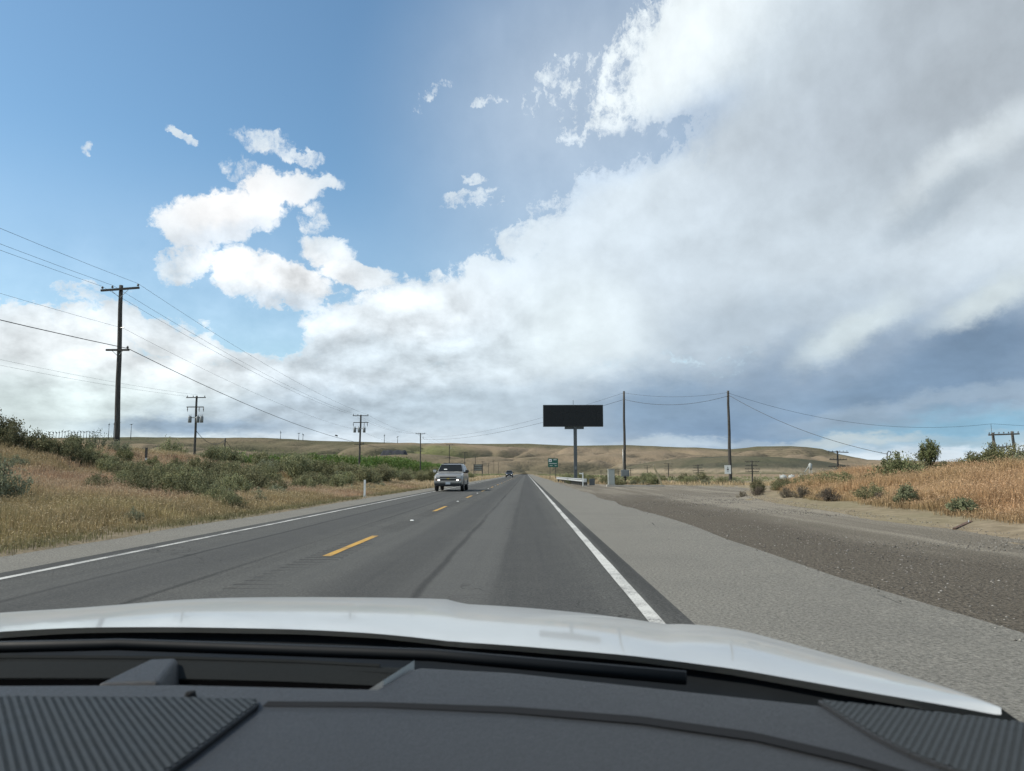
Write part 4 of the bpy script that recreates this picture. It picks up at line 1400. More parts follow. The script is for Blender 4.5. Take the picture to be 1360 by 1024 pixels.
# ------------------------------------------------------------------ roadside things
def build_roadside():
    # large dark display on a single column
    o = empty('electronic_billboard', (5.63, 85, -.1))
    mb = MB().box((0, 0, 3.35), (.38, .38, 6.9))
    mb.build('column', M['steel_post'], o, .02)
    x0, x1, z0, z1 = -3.69, 3.21, 6.62, 9.13
    cab = MB().box(((x0 + x1) / 2, 0, (z0 + z1) / 2), (x1 - x0, .55, z1 - z0)).build('cabinet', M['steel_post'], o, .03)
    nx, nz = 9, 3
    for i in range(nx):
        for k in range(nz):
            w_, h_ = (x1 - x0 - .12) / nx, (z1 - z0 - .12) / nz
            MB().box((x0 + .06 + w_ * (i + .5), -.285, z0 + .06 + h_ * (k + .5)), (w_ - .012, .05, h_ - .012)).build('display_panel', M['led'], cab)
    MB().box((-.1, .1, 6.50), (2.2, .3, .3)).build('saddle', M['steel_post'], o)
    MB().tube([(-.2, 0, z1), (-.2, 0, z1 + .55)], .025, 5).build('antenna', M['steel_post'], o)
    MB().box((.0, -.22, 1.9), (.22, .05, .35)).build('access_hatch', M['transformer'], o)
    tag(o, 'wide black electronic billboard switched off, on one steel column', 'billboard')

    # guardrail
    g = empty('guardrail', (5.50, 70.5, -.03))
    A, B = Vector((0, 0, 0)), Vector((-1.2, 34.5, 0))
    d = (B - A).normalized()
    nrm = Vector((-d.y, d.x, 0))
    prof = [(0, .40), (.06, .43), (.07, .47), (.01, .52), (.0, .56), (.01, .60), (.07, .65), (.06, .69), (0, .72)]
    for k in range(6):
        a = A + d * (k * 34.5 / 6)
        b = A + d * ((k + 1) * 34.5 / 6 + .12)
        vs = [a + nrm * (q + .004 * k) + Vector((0, 0, z)) for q, z in prof] + [b + nrm * (q + .004 * k) + Vector((0, 0, z)) for q, z in prof]
        n = len(prof)
        rl = MB().add(vs, [(i, i + 1, n + i + 1, n + i) for i in range(n - 1)]).build('rail', M['galv'], g)
        so = rl.modifiers.new('thickness', 'SOLIDIFY')
        so.thickness = .008
    for k in range(18):
        p = A + d * (.6 + k * 33.5 / 17) - nrm * .22
        MB().box((p.x, p.y, .30), (.15, .20, .80), math.atan2(d.y, d.x)).build('post', M['old_wood'], g)
        q = p + nrm * .15
        MB().box((q.x, q.y, .55), (.12, .14, .34), math.atan2(d.y, d.x)).build('spacer_block', M['old_wood'], g)
    MB().box((A.x + .06, A.y - .12, .56), (.28, .16, .34)).build('end_section', M['galv'], g, .03)
    MB().box((A.x + .75, A.y + .4, .42), (.5, .35, .62)).build('end_terminal_block', M['steel_post'], g, .02)
    tag(g, 'short pale steel guardrail on wooden posts at the pull-out mouth', 'guardrail')

    def slim_post(name, x, y, h, label, mat='white_enamel', w=.1, extra=None):
        o = empty(name, (x, y, max(float(H(x, y)), -.03)))
        MB().box((0, 0, h / 2 - .1), (w, .03, h + .2)).build('post', M[mat], o)
        MB().box((0, -.02, h - .12), (w * .8, .008, .16)).build('reflector', M['sign_white'], o)
        if extra:
            extra(o)
        return tag(o, label, 'post')
    def arm(o):
        MB().box((-.16, 0, 1.22), (.34, .03, .10)).build('side_plate', M['white_enamel'], o)
        MB().box((.2, 0, .05), (.45, .25, .12)).build('foot', M['concrete'], o)
    slim_post('marker_post', 5.25, 69.2, 1.30, 'thin white marker post with a side plate before the guardrail end', extra=arm)
    slim_post('marker_post', -8.28, 38, .88, 'white marker post at the pavement edge by the sagebrush')
    o = empty('marker_post', (-23.3, 45, float(H(-23.3, 45))))
    MB().box((0, 0, .15), (.10, .05, .9)).build('post', M['white_enamel'], o)
    MB().box((0, -.01, .60 + .12), (.13, .07, .62)).build('dark_top', M['pole'], o)
    tag(o, 'dark topped marker post standing alone on the bank crest', 'post')

    # cabinet
    o = empty('utility_cabinet', (7.72, 68.0, -.03))
    MB().box((0, 0, .10), (.80, .75, .24)).build('plinth', M['concrete'], o)
    MB().box((.02, 0, .90), (.58, .55, 1.36)).build('body', M['cab'], o, .015)
    MB().box((.02, -.29, .90), (.50, .02, 1.22)).build('door', M['cab'], o, .006)
    MB().box((.02, 0, 1.60), (.64, .62, .05)).build('lid', M['cab'], o, .01)
    MB().box((.20, -.31, .95), (.03, .03, .14)).build('handle', M['galv'], o)
    tag(o, 'grey green metal utility cabinet beside the guardrail end', 'cabinet')
    # concrete edging beyond it
    o = MB().box((10.6, 69.6, .03), (4.6, .28, .16), R(3)).build('kerb_block', M['concrete'], None, .02)
    tag(o, 'low pale concrete kerb at the foot of the meter pole', 'kerb')
    # leaning pale posts
    for (a, b, lab) in (((12.78, 70, -.1), (11.95, 70, 1.98), 'leaning yellowish wooden post by the low kerb'), ((28.5, 90, -1.6), (28.15, 90, 1.25), 'thin leaning pale stake beyond the white sign pole')):
        o = empty('leaning_post', (a[0], a[1], a[2]))
        dv = Vector(b) - Vector(a)
        m_ = MB().box((dv.x / 2, 0, dv.z / 2), (.17 if 'yellow' in lab else .10, .07, dv.length), 0, 0, math.atan2(dv.x, dv.z))
        m_.build('post', M['pale_wood'], o)
        MB().tube([(dv.x - .03, -.02, dv.z - .1), (dv.x + .05, .02, dv.z + .02)], .03, 5).build('top_bolt', M['galv'], o)
        tag(o, lab, 'post')
    # fallen board
    o = empty('fallen_board', (9.9, 17.2, .07))
    mb = MB().add([(-.78, -.03, -.02), (.75, -.05, -.02), (.92, .0, -.02), (.70, .04, -.02), (-.80, .03, -.02),
                   (-.78, -.03, .02), (.75, -.05, .02), (.92, .0, .02), (.70, .04, .02), (-.80, .03, .02)],
                  [(4, 3, 2, 1, 0), (5, 6, 7, 8, 9), (0, 1, 6, 5), (1, 2, 7, 6), (2, 3, 8, 7), (3, 4, 9, 8), (4, 0, 5, 9)])
    bo = mb.build('board', M['rust_wood'], o)
    o.rotation_euler = (R(2), R(-3.0), R(48))
    MB().tube([(.5, -.02, .02), (.51, -.02, .07)], .012, 5).build('nail', M['galv'], bo)
    tag(o, 'broken reddish brown board lying on the sandy edge', 'board')

    # green guide sign
    o = empty('guide_sign', (4.86, 135, -.05))
    for x in (-.55, .45):
        MB().box((x, .08, 1.7), (.10, .10, 3.6)).build('post', M['old_wood'], o)
    p = MB().box((0, 0, 3.12), (1.80, .03, 1.58)).build('panel', M['sign_green'], o)
    MB().box((-.50, -.022, 3.52), (.52, .01, .48)).build('route_shield', M['sign_white'], p)
    MB().box((-.50, -.030, 3.50), (.26, .01, .20)).build('route_number', M['sign_back'], p)
    def words(x0, x1, z, h):
        mb = MB()
        x = x0
        while x < x1 - .02:
            w_ = min(rng.uniform(.05, .09), x1 - x)
            mb.box((x + w_ / 2, -.022, z), (w_ * .72, .01, h * rng.uniform(.75, 1)))
            x += w_
        mb.build('lettering', M['sign_white'], p)
    words(.05, .68, 3.66, .13)
    words(-.70, .66, 2.98, .13)
    words(-.62, -.1, 2.62, .10)
    words(.30, .66, 2.62, .10)
    tag(o, 'green guide sign with white shield on two posts', 'sign')
    # back of a two post sign across the road
    o = empty('road_sign', (-11.7, 180, float(H(-11.7, 180))))
    for x in (-1.02, 1.0):
        MB().box((x, .05, 1.6), (.17, .17, 3.4)).build('post', M['old_wood'], o)
    for k in range(3):
        MB().box((0, .16, 1.95 + k * .52), (2.1, .03, .50)).build('panel', M['sign_back'], o)
        MB().box((0, .10, 1.95 + k * .52), (2.0, .06, .05)).build('stiffener', M['galv'], o)
    tag(o, 'back of a two post road sign beside the oncoming lane', 'sign')

    # white tanks far right
    for i, (x, r_) in enumerate(((103.0, 1.4), (106.3, 1.5), (110.0, 1.35))):
        o = empty('storage_tank', (x, 300, float(H(x, 300)) - .5))
        pr = [(r_, 0), (r_, 1.75), (r_ * .9, 2.15), (r_ * .6, 2.5), (r_ * .25, 2.66), (.02, 2.7)]
        MB().tube([(0, 0, z) for _, z in pr], [q for q, _ in pr], 20).build('tank', M['tank'], o)
        MB().tube([(0, 0, 2.6), (0, 0, 2.85)], .18, 8).build('hatch', M['galv'], o)
        MB().tube([(-r_ - .08, -.4, 0), (-r_ - .08, -.4, 2.9 if i == 0 else 2.0)], .06, 6).build('pipe', M['galv'], o)
        tag(o, ('white domed storage tank with a tall side pipe', 'middle white domed storage tank', 'white domed storage tank beside the pale hopper tower')[i], 'tank', 'white storage tanks')
    o = empty('hopper_tower', (113.9, 300, float(H(113.9, 300)) - .2))
    b = -o.location.z
    MB().tube([(0, 0, 2.2 + b), (0, 0, 3.2 + b), (0, 0, 4.6 + b), (0, 0, 5.2 + b)], [.25, .7, .7, .2], 14).build('hopper', M['tank'], o)
    for k in range(4):
        a = k * 1.57 + .78
        MB().tube([(math.cos(a) * .65, math.sin(a) * .65, -.2), (math.cos(a) * .6, math.sin(a) * .6, 3.3 + b)], .07, 5).build('leg', M['galv'], o)
    MB().tube([(0, 0, 4.9 + b), (-2.4, 0, 1.4 + b)], .18, 8).build('chute', M['tank'], o)
    MB().box((-2.9, 0, .6 + b * .5), (1.8, 1.6, 2.6)).build('shed', M['tank'], o)
    tag(o, 'pale hopper tower with a sloping chute beside the white tanks', 'tower')

    # dark rock outcrop at the foot of the hills
    r = np.random.default_rng(5)
    cx, cy = -214.0, 1195.0
    z0 = float(hill_height(np.array([cx]), np.array([cy]))[0][0])
    n = 26
    V, F = [], []
    for i in range(n):
        for k in range(9):
            a, t = i / (n - 1) * math.pi, k / 8
            x = -22 + 44 * i / (n - 1)
            top = 10.5 * min(1, 3.2 * math.sin(a)) * (.95 + .06 * math.sin(i * .9) + .04 * r.random())
            yy = -14 * (1 - t) + 10 * t
            z = top * math.sin(min(1, t * 1.9) * math.pi / 2) - 3 + r.normal() * .3
            V.append((x, yy, z))
    b = np_mesh('rock_outcrop', V, grid_faces(n, 9), M['basalt'])
    b.location = (cx, cy, z0)
    tag(b, 'dark blue grey rock outcrop at the foot of the tan hills', 'rock')

    # slender masts on the skyline
    def mast(az, h, lab, grp):
        rr = 2960
        x, y = rr * math.sin(R(az)), rr * math.cos(R(az))
        z = float(hill_height(np.array([x]), np.array([y]))[0][0])
        o = empty('ridge_mast', (x, y, z - 2), -R(az))
        MB().tube([(0, 0, 0), (0, 0, h)], [1.3, .8], 6).build('tower', M['steel_post'], o)
        hd = MB().box((0, -1, h), (5.5, 2.5, 2.2)).build('head', M['steel_post'], o)
        a = rng.random() * 3
        for k in range(2):
            q = a + k * math.pi
            MB().tube([(0, -2.5, h), (math.cos(q) * 7, -2.5, h + math.sin(q) * 7)], [.7, .3], 4).build('blade', M['steel_post'], hd)
        tag(o, lab, 'mast', grp)
    for k in range(15):
        mast(-33.15 + k * .175 + rng.uniform(-.02, .02), 31 + rng.uniform(-2, 3), 'short mast in the close row along the left ridge', 'row of masts on the ridge')
    for az in (-29.75, -29.45, -29.15, -28.4):
        mast(az, 54 + rng.uniform(-5, 5), 'tall slim mast on the ridge beside the first power pole', 'tall masts on the ridge')
    for az in (-18.5, -17.2, -16.9, -10.9, -9.9):
        mast(az, 30 + rng.uniform(-4, 6), 'faint lone mast on the ridge beyond the orchard', 'faint masts on the ridge')

build_poles()
build_roadside()

# ------------------------------------------------------------------ oncoming vehicles
def car_paint(name, c, metal=.5, rough=.35):
    t = NT(name)
    f = t.noise(2.0, 4)
    x, y, z = t.xyz()
    dust = t.m('MULTIPLY', t.mr(t.m('ADD', z, t.m('MULTIPLY', f, .5)), 1.0, .45), .5)
    return t.out(t.mix(dust, c, (.16, .14, .115)), t.mr(dust, 0, .5, rough, .7), metal, .5, .6)

def make_suv(name, label, loc, paint, lamps=True, full=True):
    o = empty(name, loc)
    glass = M.setdefault('car_glass', plain('vehicle_glass', (.010, .013, .015), .12, 0, .1, 2, .10))
    trim = M.setdefault('trim', plain('black_trim', (.02, .02, .021), .6, 0, .2))
    tyre = M.setdefault('tyre', plain('tyre_rubber', (.018, .018, .018), .85, 0, .2))
    alloy = M.setdefault('alloy', plain('alloy_wheel', (.42, .42, .42), .35, .8, .1))
    lamp = M.get('headlamp')
    if lamp is None:
        t = NT('lit_headlamp')
        t.out((.8, .8, .8), .2)
        t.bsdf.inputs['Emission Color'].default_value = (1, .95, .85, 1)
        t.bsdf.inputs['Emission Strength'].default_value = 2.2
        lamp = M['headlamp'] = t.mat
        M['lens'] = plain('clear_lamp_lens', (.34, .36, .37), .15, .3, .1)
        M['amber'] = plain('amber_lens', (.45, .13, .02), .25, 0, .1)
        M['chrome'] = plain('chrome_bar', (.55, .55, .54), .2, .9, .05)
        M['gold'] = plain('gold_badge', (.55, .40, .12), .3, .8, .05)
        M['plate'] = plain('number_plate', (.42, .46, .50), .5, 0, .1)
    # --- lower body, lofted nose to tail; the vehicle faces -Y
    WH = (-1.72, 1.58)
    def sill(y):
        z = .40
        for c in WH:
            q = 1 - ((y - c) / .52) ** 2
            if q > 0:
                z = max(z, .36 + .54 * math.sqrt(q))
        return z
    ys = sorted(set([-2.74, -2.70, -2.55, -2.4] + [c + d for c in WH for d in (-.53, -.50, -.42, -.3, -.15, 0, .15, .3, .42, .50, .53)] + [-1.0, -.5, 0, .5, 2.3, 2.5, 2.66, 2.70]))
    secs = []
    for y in ys:
        w = .985
        if y < -2.4:
            w = .985 - .10 * ((-2.4 - y) / .34) ** 2
        if y > 2.4:
            w = .985 - .05 * ((y - 2.4) / .3) ** 2
        top = float(np.interp(y, [-2.74, -2.68, -2.5, -1.45, -1.2, 2.7], [.93, 1.00, 1.10, 1.26, 1.27, 1.26]))
        b = sill(y)
        bb = max(b, .46 if y < -2.5 else b)
        secs.append([(0, bb), (w * .86, bb), (w, bb + .05 if bb < .8 else bb), (w * 1.005, max(.78, bb + .03)), (w * .995, max(.98, bb + .05) if top > 1.02 else top - .08), (w * .955, top - .03), (w * .86, top + .012), (w * .45, top + .035), (0, top + .04)])
    n = len(secs[0])
    V = [(x, y, z) for y, s_ in zip(ys, secs) for x, z in s_] + [(-x, y, z) for y, s_ in zip(ys, secs) for x, z in s_]
    F = []
    half = len(ys) * n
    for i in range(len(ys) - 1):
        for k in range(n - 1):
            a, b, c, d = i * n + k, i * n + k + 1, (i + 1) * n + k + 1, (i + 1) * n + k
            F.append((a, d, c, b))
            F.append((half + a, half + b, half + c, half + d))
    F.append(tuple(range(n)))
    F.append(tuple(half + k for k in range(n - 1, -1, -1)))
    e = (len(ys) - 1) * n
    F.append(tuple(e + k for k in range(n - 1, -1, -1)))
    F.append(tuple(half + e + k for k in range(n)))
    body = MB().add(V, F, True).build('body', paint, o)
    es = body.modifiers.new('edges', 'EDGE_SPLIT')
    es.split_angle = R(38)
    # --- cabin
    cab = [(-1.42, 1.27, .90, 1.27, .90), (-1.30, 1.27, .915, 1.36, .885), (-.62, 1.27, .93, 1.80, .735), (-.40, 1.27, .93, 1.86, .71), (.6, 1.27, .93, 1.885, .71), (1.9, 1.27, .93, 1.865, .70), (2.40, 1.27, .92, 1.82, .69), (2.62, 1.27, .90, 1.34, .86)]
    V, F = [], []
    for (y, zb, wb, zt, wt) in cab:
        V += [(-wb, y, zb), (-wt, y, zt), (-wt * .6, y, zt + .025), (wt * .6, y, zt + .025), (wt, y, zt), (wb, y, zb)]
    for i in range(len(cab) - 1):
        for k in range(5):
            a = i * 6 + k
            F.append((a, a + 1, a + 7, a + 6))
    F.append((0, 5, 4, 3, 2, 1))
    e = (len(cab) - 1) * 6
    F.append(tuple(e + k for k in range(6)))
    MB().add(V, F).build('cabin', paint, o, .02)
    # windscreen and side glass lie just proud of the cabin skin
    ws = [(-.83, -1.318, 1.335), (.83, -1.318, 1.335), (.70, -.66, 1.785), (-.70, -.66, 1.785)]
    dv = Vector((0, -.56, .83)) * .052
    wsc = MB().add([Vector(p) + dv for p in ws] + [Vector(p) for p in ws], [(0, 1, 2, 3), (0, 4, 5, 1), (1, 5, 6, 2), (2, 6, 7, 3), (3, 7, 4, 0)]).build('windscreen', glass, o)
    if full:
        MB().box((-.35, -1.20, 1.49), (.22, .03, .07), 0, R(-35)).build('dash_paper', M['sign_white'], wsc)
        for s in (-1, 1):
            MB().tube([(s * .1, -1.40, 1.31), (s * .1 + .45, -1.28, 1.375)], .012, 4).build('wiper', trim, o)
    def side(s, y0, y1, z0, z1):
        def xw(z):
            return s * (np.interp(z, [1.27, 1.86], [.93, .712]) + .012)
        a = [(xw(z0), y0[0], z0), (xw(z0), y1[0], z0), (xw(z1), y1[1], z1), (xw(z1), y0[1], z1)]
        b_ = [(x - s * .03, y, z) for x, y, z in a]
        MB().add(a + b_, [(0, 1, 2, 3), (0, 4, 5, 1), (1, 5, 6, 2), (2, 6, 7, 3), (3, 7, 4, 0)]).build('side_window', glass, o)
    for s in (-1, 1):
        side(s, (-1.05, -.48), (-.02, -.05), 1.32, 1.78)
        side(s, (.06, .06), (.98, .94), 1.32, 1.79)
        side(s, (1.08, 1.08), (2.32, 2.18), 1.32, 1.76)
    # --- nose
    ny = -2.74
    gr = MB().box((0, ny - .005, .955), (1.26, .06, .085)).build('upper_grille', trim, o)
    MB().box((0, ny - .005, .775), (1.22, .06, .10)).build('lower_grille', trim, o)
    br = MB().box((0, ny - .03, .865), (1.66, .05, .075)).build('grille_bar', paint, o, .015)
    MB().add([(x, ny - .062, z) for x, z in ((-.13, .85), (-.04, .85), (-.03, .83), (.04, .83), (.05, .85), (.14, .855), (.13, .885), (.05, .885), (.04, .905), (-.03, .905), (-.04, .885), (-.13, .88))], [tuple(range(12))]).build('badge', M['gold'], br)
    for s in (-1, 1):
        hl = MB().box((s * .70, ny + .02, .93), (.30, .10, .13), s * R(10)).build('headlight', M['lens'], o, .02)
        MB().box((s * .63, ny - .02, .765), (.15, .06, .09)).build('running_light', lamp if lamps else M['lens'], hl, .02)
        MB().box((s * .84, ny + .06, .79), (.13, .10, .16), s * R(22)).build('turn_signal', M['amber'], hl, .02)
        MB().tube([(s * .70, ny - .09, .44), (s * .70, ny - .04, .44)], .06, 10).build('fog_light', M['lens'], o)
        # mirror
        mm = MB().box((s * 1.13, -.98, 1.36), (.24, .12, .20)).build('mirror', M['chrome'] if s < 0 else trim, o, .04)
        MB().box((s * .99, -.96, 1.30), (.16, .06, .06)).build('mirror_arm', trim, mm)
        MB().box((s * .62, .9, 1.925), (.04, 2.5, .035)).build('roof_rail', trim, o)
    MB().box((0, ny - .05, .625), (1.90, .17, .20)).build('bumper', paint, o, .05)
    MB().box((0, ny - .02, .455), (1.82, .16, .17)).build('bumper_valance', trim, o, .03)
    MB().box((0, ny - .145, .56), (.32, .02, .16)).build('number_plate', M['plate'], o)
    for y in (.1, .9, 1.7):
        MB().box((0, y, 1.945), (1.26, .06, .025)).build('roof_bar', trim, o)
    MB().box((0, .0, .42), (1.3, 4.6, .18)).build('underbody', trim, o)
    for c in WH:
        MB().box((0, c, .62), (1.62, .98, .54)).build('wheel_well', trim, o)
        for s in (-1, 1):
            prof = [(.365, -.10), (.385, -.08), (.39, 0), (.385, .08), (.365, .12), (.25, .125)]
            w_ = MB()
            vs, fs = [], []
            m_ = 22
            for r_, q in prof:
                for k in range(m_):
                    a = 6.2832 * k / m_
                    vs.append((s * (.875 + q), c + math.cos(a) * r_, .39 + math.sin(a) * r_))
            for i in range(len(prof) - 1):
                for k in range(m_):
                    fs.append((i * m_ + k, i * m_ + (k + 1) % m_, (i + 1) * m_ + (k + 1) % m_, (i + 1) * m_ + k))
            fs.append(tuple(range(m_)))
            w_.add(vs, fs, True)
            wo = w_.build('tyre', tyre, o)
            rm = MB()
            rm.tube([(s * .90, c, .39), (s * .985, c, .39), (s * .975, c, .39)], [.25, .25, .05], 20)
            for k in range(6):
                a = k * 1.0472
                rm.box((s * .99, c + math.cos(a) * .13, .39 + math.sin(a) * .13), (.015, .22, .05), 0, a)
            rm.build('rim', alloy, wo)
    return tag(o, label, 'car')

def build_vehicles():
    make_suv('sport_utility_vehicle', 'pewter grey sport utility vehicle with lit headlights coming up the oncoming lane', (-5.28, 52.9, 0), car_paint('pewter_paint', (.21, .21, .20), .2, .45))
    make_suv('sport_utility_vehicle', 'small far dark vehicle following well behind the pewter one', (-4.75, 208, 0), car_paint('dark_blue_paint', (.02, .026, .036), .3, .35), True, False)

# ------------------------------------------------------------------ the car the picture is taken from
# plan curves in metres: x to the right, y ahead of the camera
DASH_Z = 1.03
FAR_EDGE = [(-1.45, .80), (-.862, .906), (-.648, .928), (-.422, .925), (-.27, .91), (-.13, .884), (-.017, .864), (.142, .804), (.278, .753), (.368, .719), (.438, .689), (.504, .657)]
VENT_NEAR = [(-1.45, .73), (-.751, .793), (-.561, .807), (-.362, .814), (-.151, .801)]
GROOVE = [(-1.45, .736), (-.257, .736), (-.144, .736), (-.014, .724), (.102, .699), (.192, .66), (.253, .611), (.296, .562), (.34, .50), (.504, .30)]
HOOD = [(-1.042, .925, -1.467, 1.3, .961), (-.868, 1.018, -1.239, 1.45, .9603), (-.748, 1.068, -1.124, 1.6, .9515), (-.679, 1.094, -1.032, 1.66, .9473), (-.605, 1.102, -.936, 1.7, .9504), (-.55, 1.103, -.866, 1.73, .9538), (-.512, 1.104, -.814, 1.75, .9557), (-.438, 1.1, -.72, 1.8, .9538), (-.326, 1.093, -.547, 1.83, .9512), (-.211, 1.068, -.368, 1.85, .9476), (-.144, 1.039, -.257, 1.85, .9462), (-.108, 1.022, -.196, 1.85, .9446), (-.094, 1.018, -.167, 1.8, .946), (-.078, 1.013, -.135, 1.76, .9477), (-.019, .998, -.034, 1.75, .9447), (.039, .978, .068, 1.7, .9455), (.099, .958, .172, 1.65, .9438), (.139, .942, .241, 1.62, .9387), (.168, .926, .293, 1.6, .9351), (.185, .917, .32, 1.58, .9399), (.212, .902, .367, 1.55, .9438), (.235, .889, .396, 1.49, .9501), (.256, .874, .419, 1.42, .9563), (.283, .852, .444, 1.33, .9612), (.308, .832, .465, 1.25, .9657), (.338, .808, .483, 1.15, .9735), (.366, .786, .491, 1.05, .984), (.393, .766, .489, .95, .9962), (.419, .746, .478, .85, 1.0113), (.44, .724, .453, .745, 1.0265)]

def curve(tab, x):
    return np.interp(x, [a for a, _ in tab], [b for _, b in tab])

def build_own_car():
    car = empty('car', (0, 0, 0))
    tag(car, 'white car with dark grey dashboard that the view looks out of', 'car')
    white = plain('white_car_paint', (.42, .44, .44), .40, 0, .06, 5, .4, .6)
    white.node_tree.nodes['Principled BSDF'].inputs['Coat Roughness'].default_value = .06
    seal = plain('black_cowl_plastic', (.008, .010, .012), .6, 0, .3, 9, .15)
    t = NT('dashboard_vinyl')
    g = t.noise(420, 3, .6)
    s_ = t.noise(3.0, 4, .6)
    t.bump(g, .5, .0015)
    vinyl = t.out(t.mix(s_, (.018, .020, .0225), (.027, .029, .032)), t.mr(g, .3, .7, .48, .62), 0, .4)
    t = NT('vent_plastic')
    g = t.noise(300, 3)
    dark = t.out(t.mix(g, (.011, .013, .0135), (.018, .020, .0205)), .8, 0, .06)
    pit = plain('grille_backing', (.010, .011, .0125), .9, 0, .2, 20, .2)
    rib_m = plain('grille_ribs', (.034, .040, .044), .6, 0, .12, 30, .2)

    # bonnet: from the cowl forwards, over its crest and down to the nose
    rows = []
    for k, (ax, ay, bx, by, bz) in enumerate(HOOD):
        A, B = Vector((ax, ay, DASH_Z - .004)), Vector((bx, by, bz))
        c = []
        for t_ in (0, .12, .3, .5, .7, .86, 1):
            p = A.lerp(B, t_)
            p.z += .022 * t_ * (1 - t_) * 4 * (.25 + .75 * min(1, (B - A).length / .7)) * .6
            c.append(p)
        d = (B - A).normalized()
        for q, (f, dz) in enumerate(((.12, -.035), (.28, -.10), (.42, -.20), (.50, -.36))):
            c.append(Vector((B.x + d.x * f * .8, B.y + f * min(1, (B - A).length / .5), B.z + dz)))
        rows.append(c)
    nc = len(rows[0])
    V = [tuple(p) for c in rows for p in c]
    hood = np_mesh('bonnet', V, grid_faces(len(rows), nc), white, car, smooth=True)
    cr = hood.data.attributes.new('crease_edge', 'FLOAT', 'EDGE')
    for e_ in hood.data.edges:
        a_, b_ = e_.vertices
        if a_ // nc == b_ // nc and a_ // nc in (11, 13, 18, 19) and max(a_ % nc, b_ % nc) < 8:
            cr.data[e_.index].value = .9
    ss_ = hood.modifiers.new('smooth', 'SUBSURF')
    ss_.levels = ss_.render_levels = 2
    # cowl panel between glass and bonnet
    xs = np.linspace(-1.4, .50, 60)
    Vn = []
    hn = [(a, b) for a, b, *_ in HOOD]
    for x in xs:
        y0 = float(curve(FAR_EDGE, x)) - .02
        xn = [a for a, _ in hn]
        y1 = float(np.interp(x, xn, [b for _, b in hn])) + .03
        if x > .44:
            y1 = max(.724 - (x - .44) * .6, y0 + .03) + .01
        for k in range(6):
            q = k / 5
            z = DASH_Z - .006 - .020 * math.sin(q * math.pi) - .012 * q
            Vn.append((x, y0 + (y1 - y0) * q, z))
    cw = np_mesh('cowl', Vn, grid_faces(len(xs), 6), seal, car, smooth=True)
    # wiper arms lying on it
    wp = MB()
    pts = [(-.95, .98, DASH_Z - .012), (-.55, 1.02, DASH_Z - .010), (-.12, .97, DASH_Z - .010), (.18, .87, DASH_Z - .010)]
    wp.tube(pts, .008, 6)
    wp.build('wiper', seal, car)

    # dashboard top: from its far edge (or the demister slot) back towards the seats
    xs = np.concatenate([np.linspace(-1.45, -.70, 22), np.linspace(-.69, .504, 110)])
    nr = 46          # rows, crowded along the rolled edge and the step
    Vd = []
    for x in xs:
        slot = float(np.clip((-.128 - x) / .022, 0, 1))
        y0 = float(curve(FAR_EDGE, x)) * (1 - slot) + float(curve(VENT_NEAR, min(x, -.151))) * slot
        gy = float(curve(GROOVE, x))
        gt, gb = min(gy + .006, y0 - .034), min(gy - .020, y0 - .05)
        rowsy = [y0 - .03 * (k / 9) ** 1.4 for k in range(10)] + [y0 - .03 + (gt - y0 + .03) * k / 8 for k in range(1, 9)] + [gt + (gb - gt) * k / 12 for k in range(1, 13)] + [gb + (.02 - gb) * k / 16 for k in range(1, 17)]
        for y in rowsy:
            d = y0 - y
            z = DASH_Z
            z -= .016 * (1 - min(1, d / .022)) ** 2 * (.35 + .65 * slot)              # rolled edge
            z -= .0025 * float(ss((gy - y) / .02)) * float(ss((x + .30) / .06))   # lower pad
            z -= .05 * max(0, (.42 - y) / .4) ** 2
            Vd.append((x, y, z))
    dash = np_mesh('dashboard', Vd, grid_faces(len(xs), nr)[:, ::-1], vinyl, car, smooth=True)
    so = dash.modifiers.new('thickness', 'SOLIDIFY')
    so.thickness = .02
    so.offset = 1 if False else -1
    # dark strip along the step, its colour standing in for shade
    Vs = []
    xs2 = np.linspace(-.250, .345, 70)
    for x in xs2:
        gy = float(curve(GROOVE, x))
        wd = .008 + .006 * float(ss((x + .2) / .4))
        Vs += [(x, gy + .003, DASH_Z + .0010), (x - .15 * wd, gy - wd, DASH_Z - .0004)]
    np_mesh('step_shade_strip', Vs, grid_faces(len(xs2), 2)[:, ::-1], pit, dash)
    # demister slot: far lip, dark floor, sloped end
    n = 50
    xv = np.linspace(-1.45, -.135, n)
    Vt = []
    for x in xv:
        yf, yn = float(curve(FAR_EDGE, x)) - .004, float(curve(VENT_NEAR, min(x, -.151))) + .004
        for (f, z) in ((0, -.004), (.12, -.003), (.40, -.016)):
            Vt.append((x, yf + (yn - yf) * f, DASH_Z + z))
    np_mesh('demister_lip', Vt, grid_faces(n, 3)[:, ::-1], dark, dash)
    Vt = []
    for x in xv:
        yf, yn = float(curve(FAR_EDGE, x)) - .004, float(curve(VENT_NEAR, min(x, -.151))) + .004
        for (f, z) in ((.402, -.017), (.43, -.060), (.8, -.066), (.97, -.064), (1.0, -.014)):
            Vt.append((x, yf + (yn - yf) * f, DASH_Z + z))
    black = plain('slot_black', (.003, .003, .0035), .95, 0, .1, 20, .05)  # near black colour gives the recess floor its deep shade
    np_mesh('demister_slot', Vt, grid_faces(n, 5)[:, ::-1], black, dash)
    for k in range(15):
        f = .06 + .3 * k / 14
        pts = [(x, float(curve(FAR_EDGE, x)) * (1 - f) + float(curve(VENT_NEAR, min(x, -.151))) * f, DASH_Z - .0015 - .016 * max(0, f - .12) / .24) for x in np.linspace(-1.3, -.17, 24)]
        MB().tube(pts, .0009, 4).build('slot_rib', dark, dash)
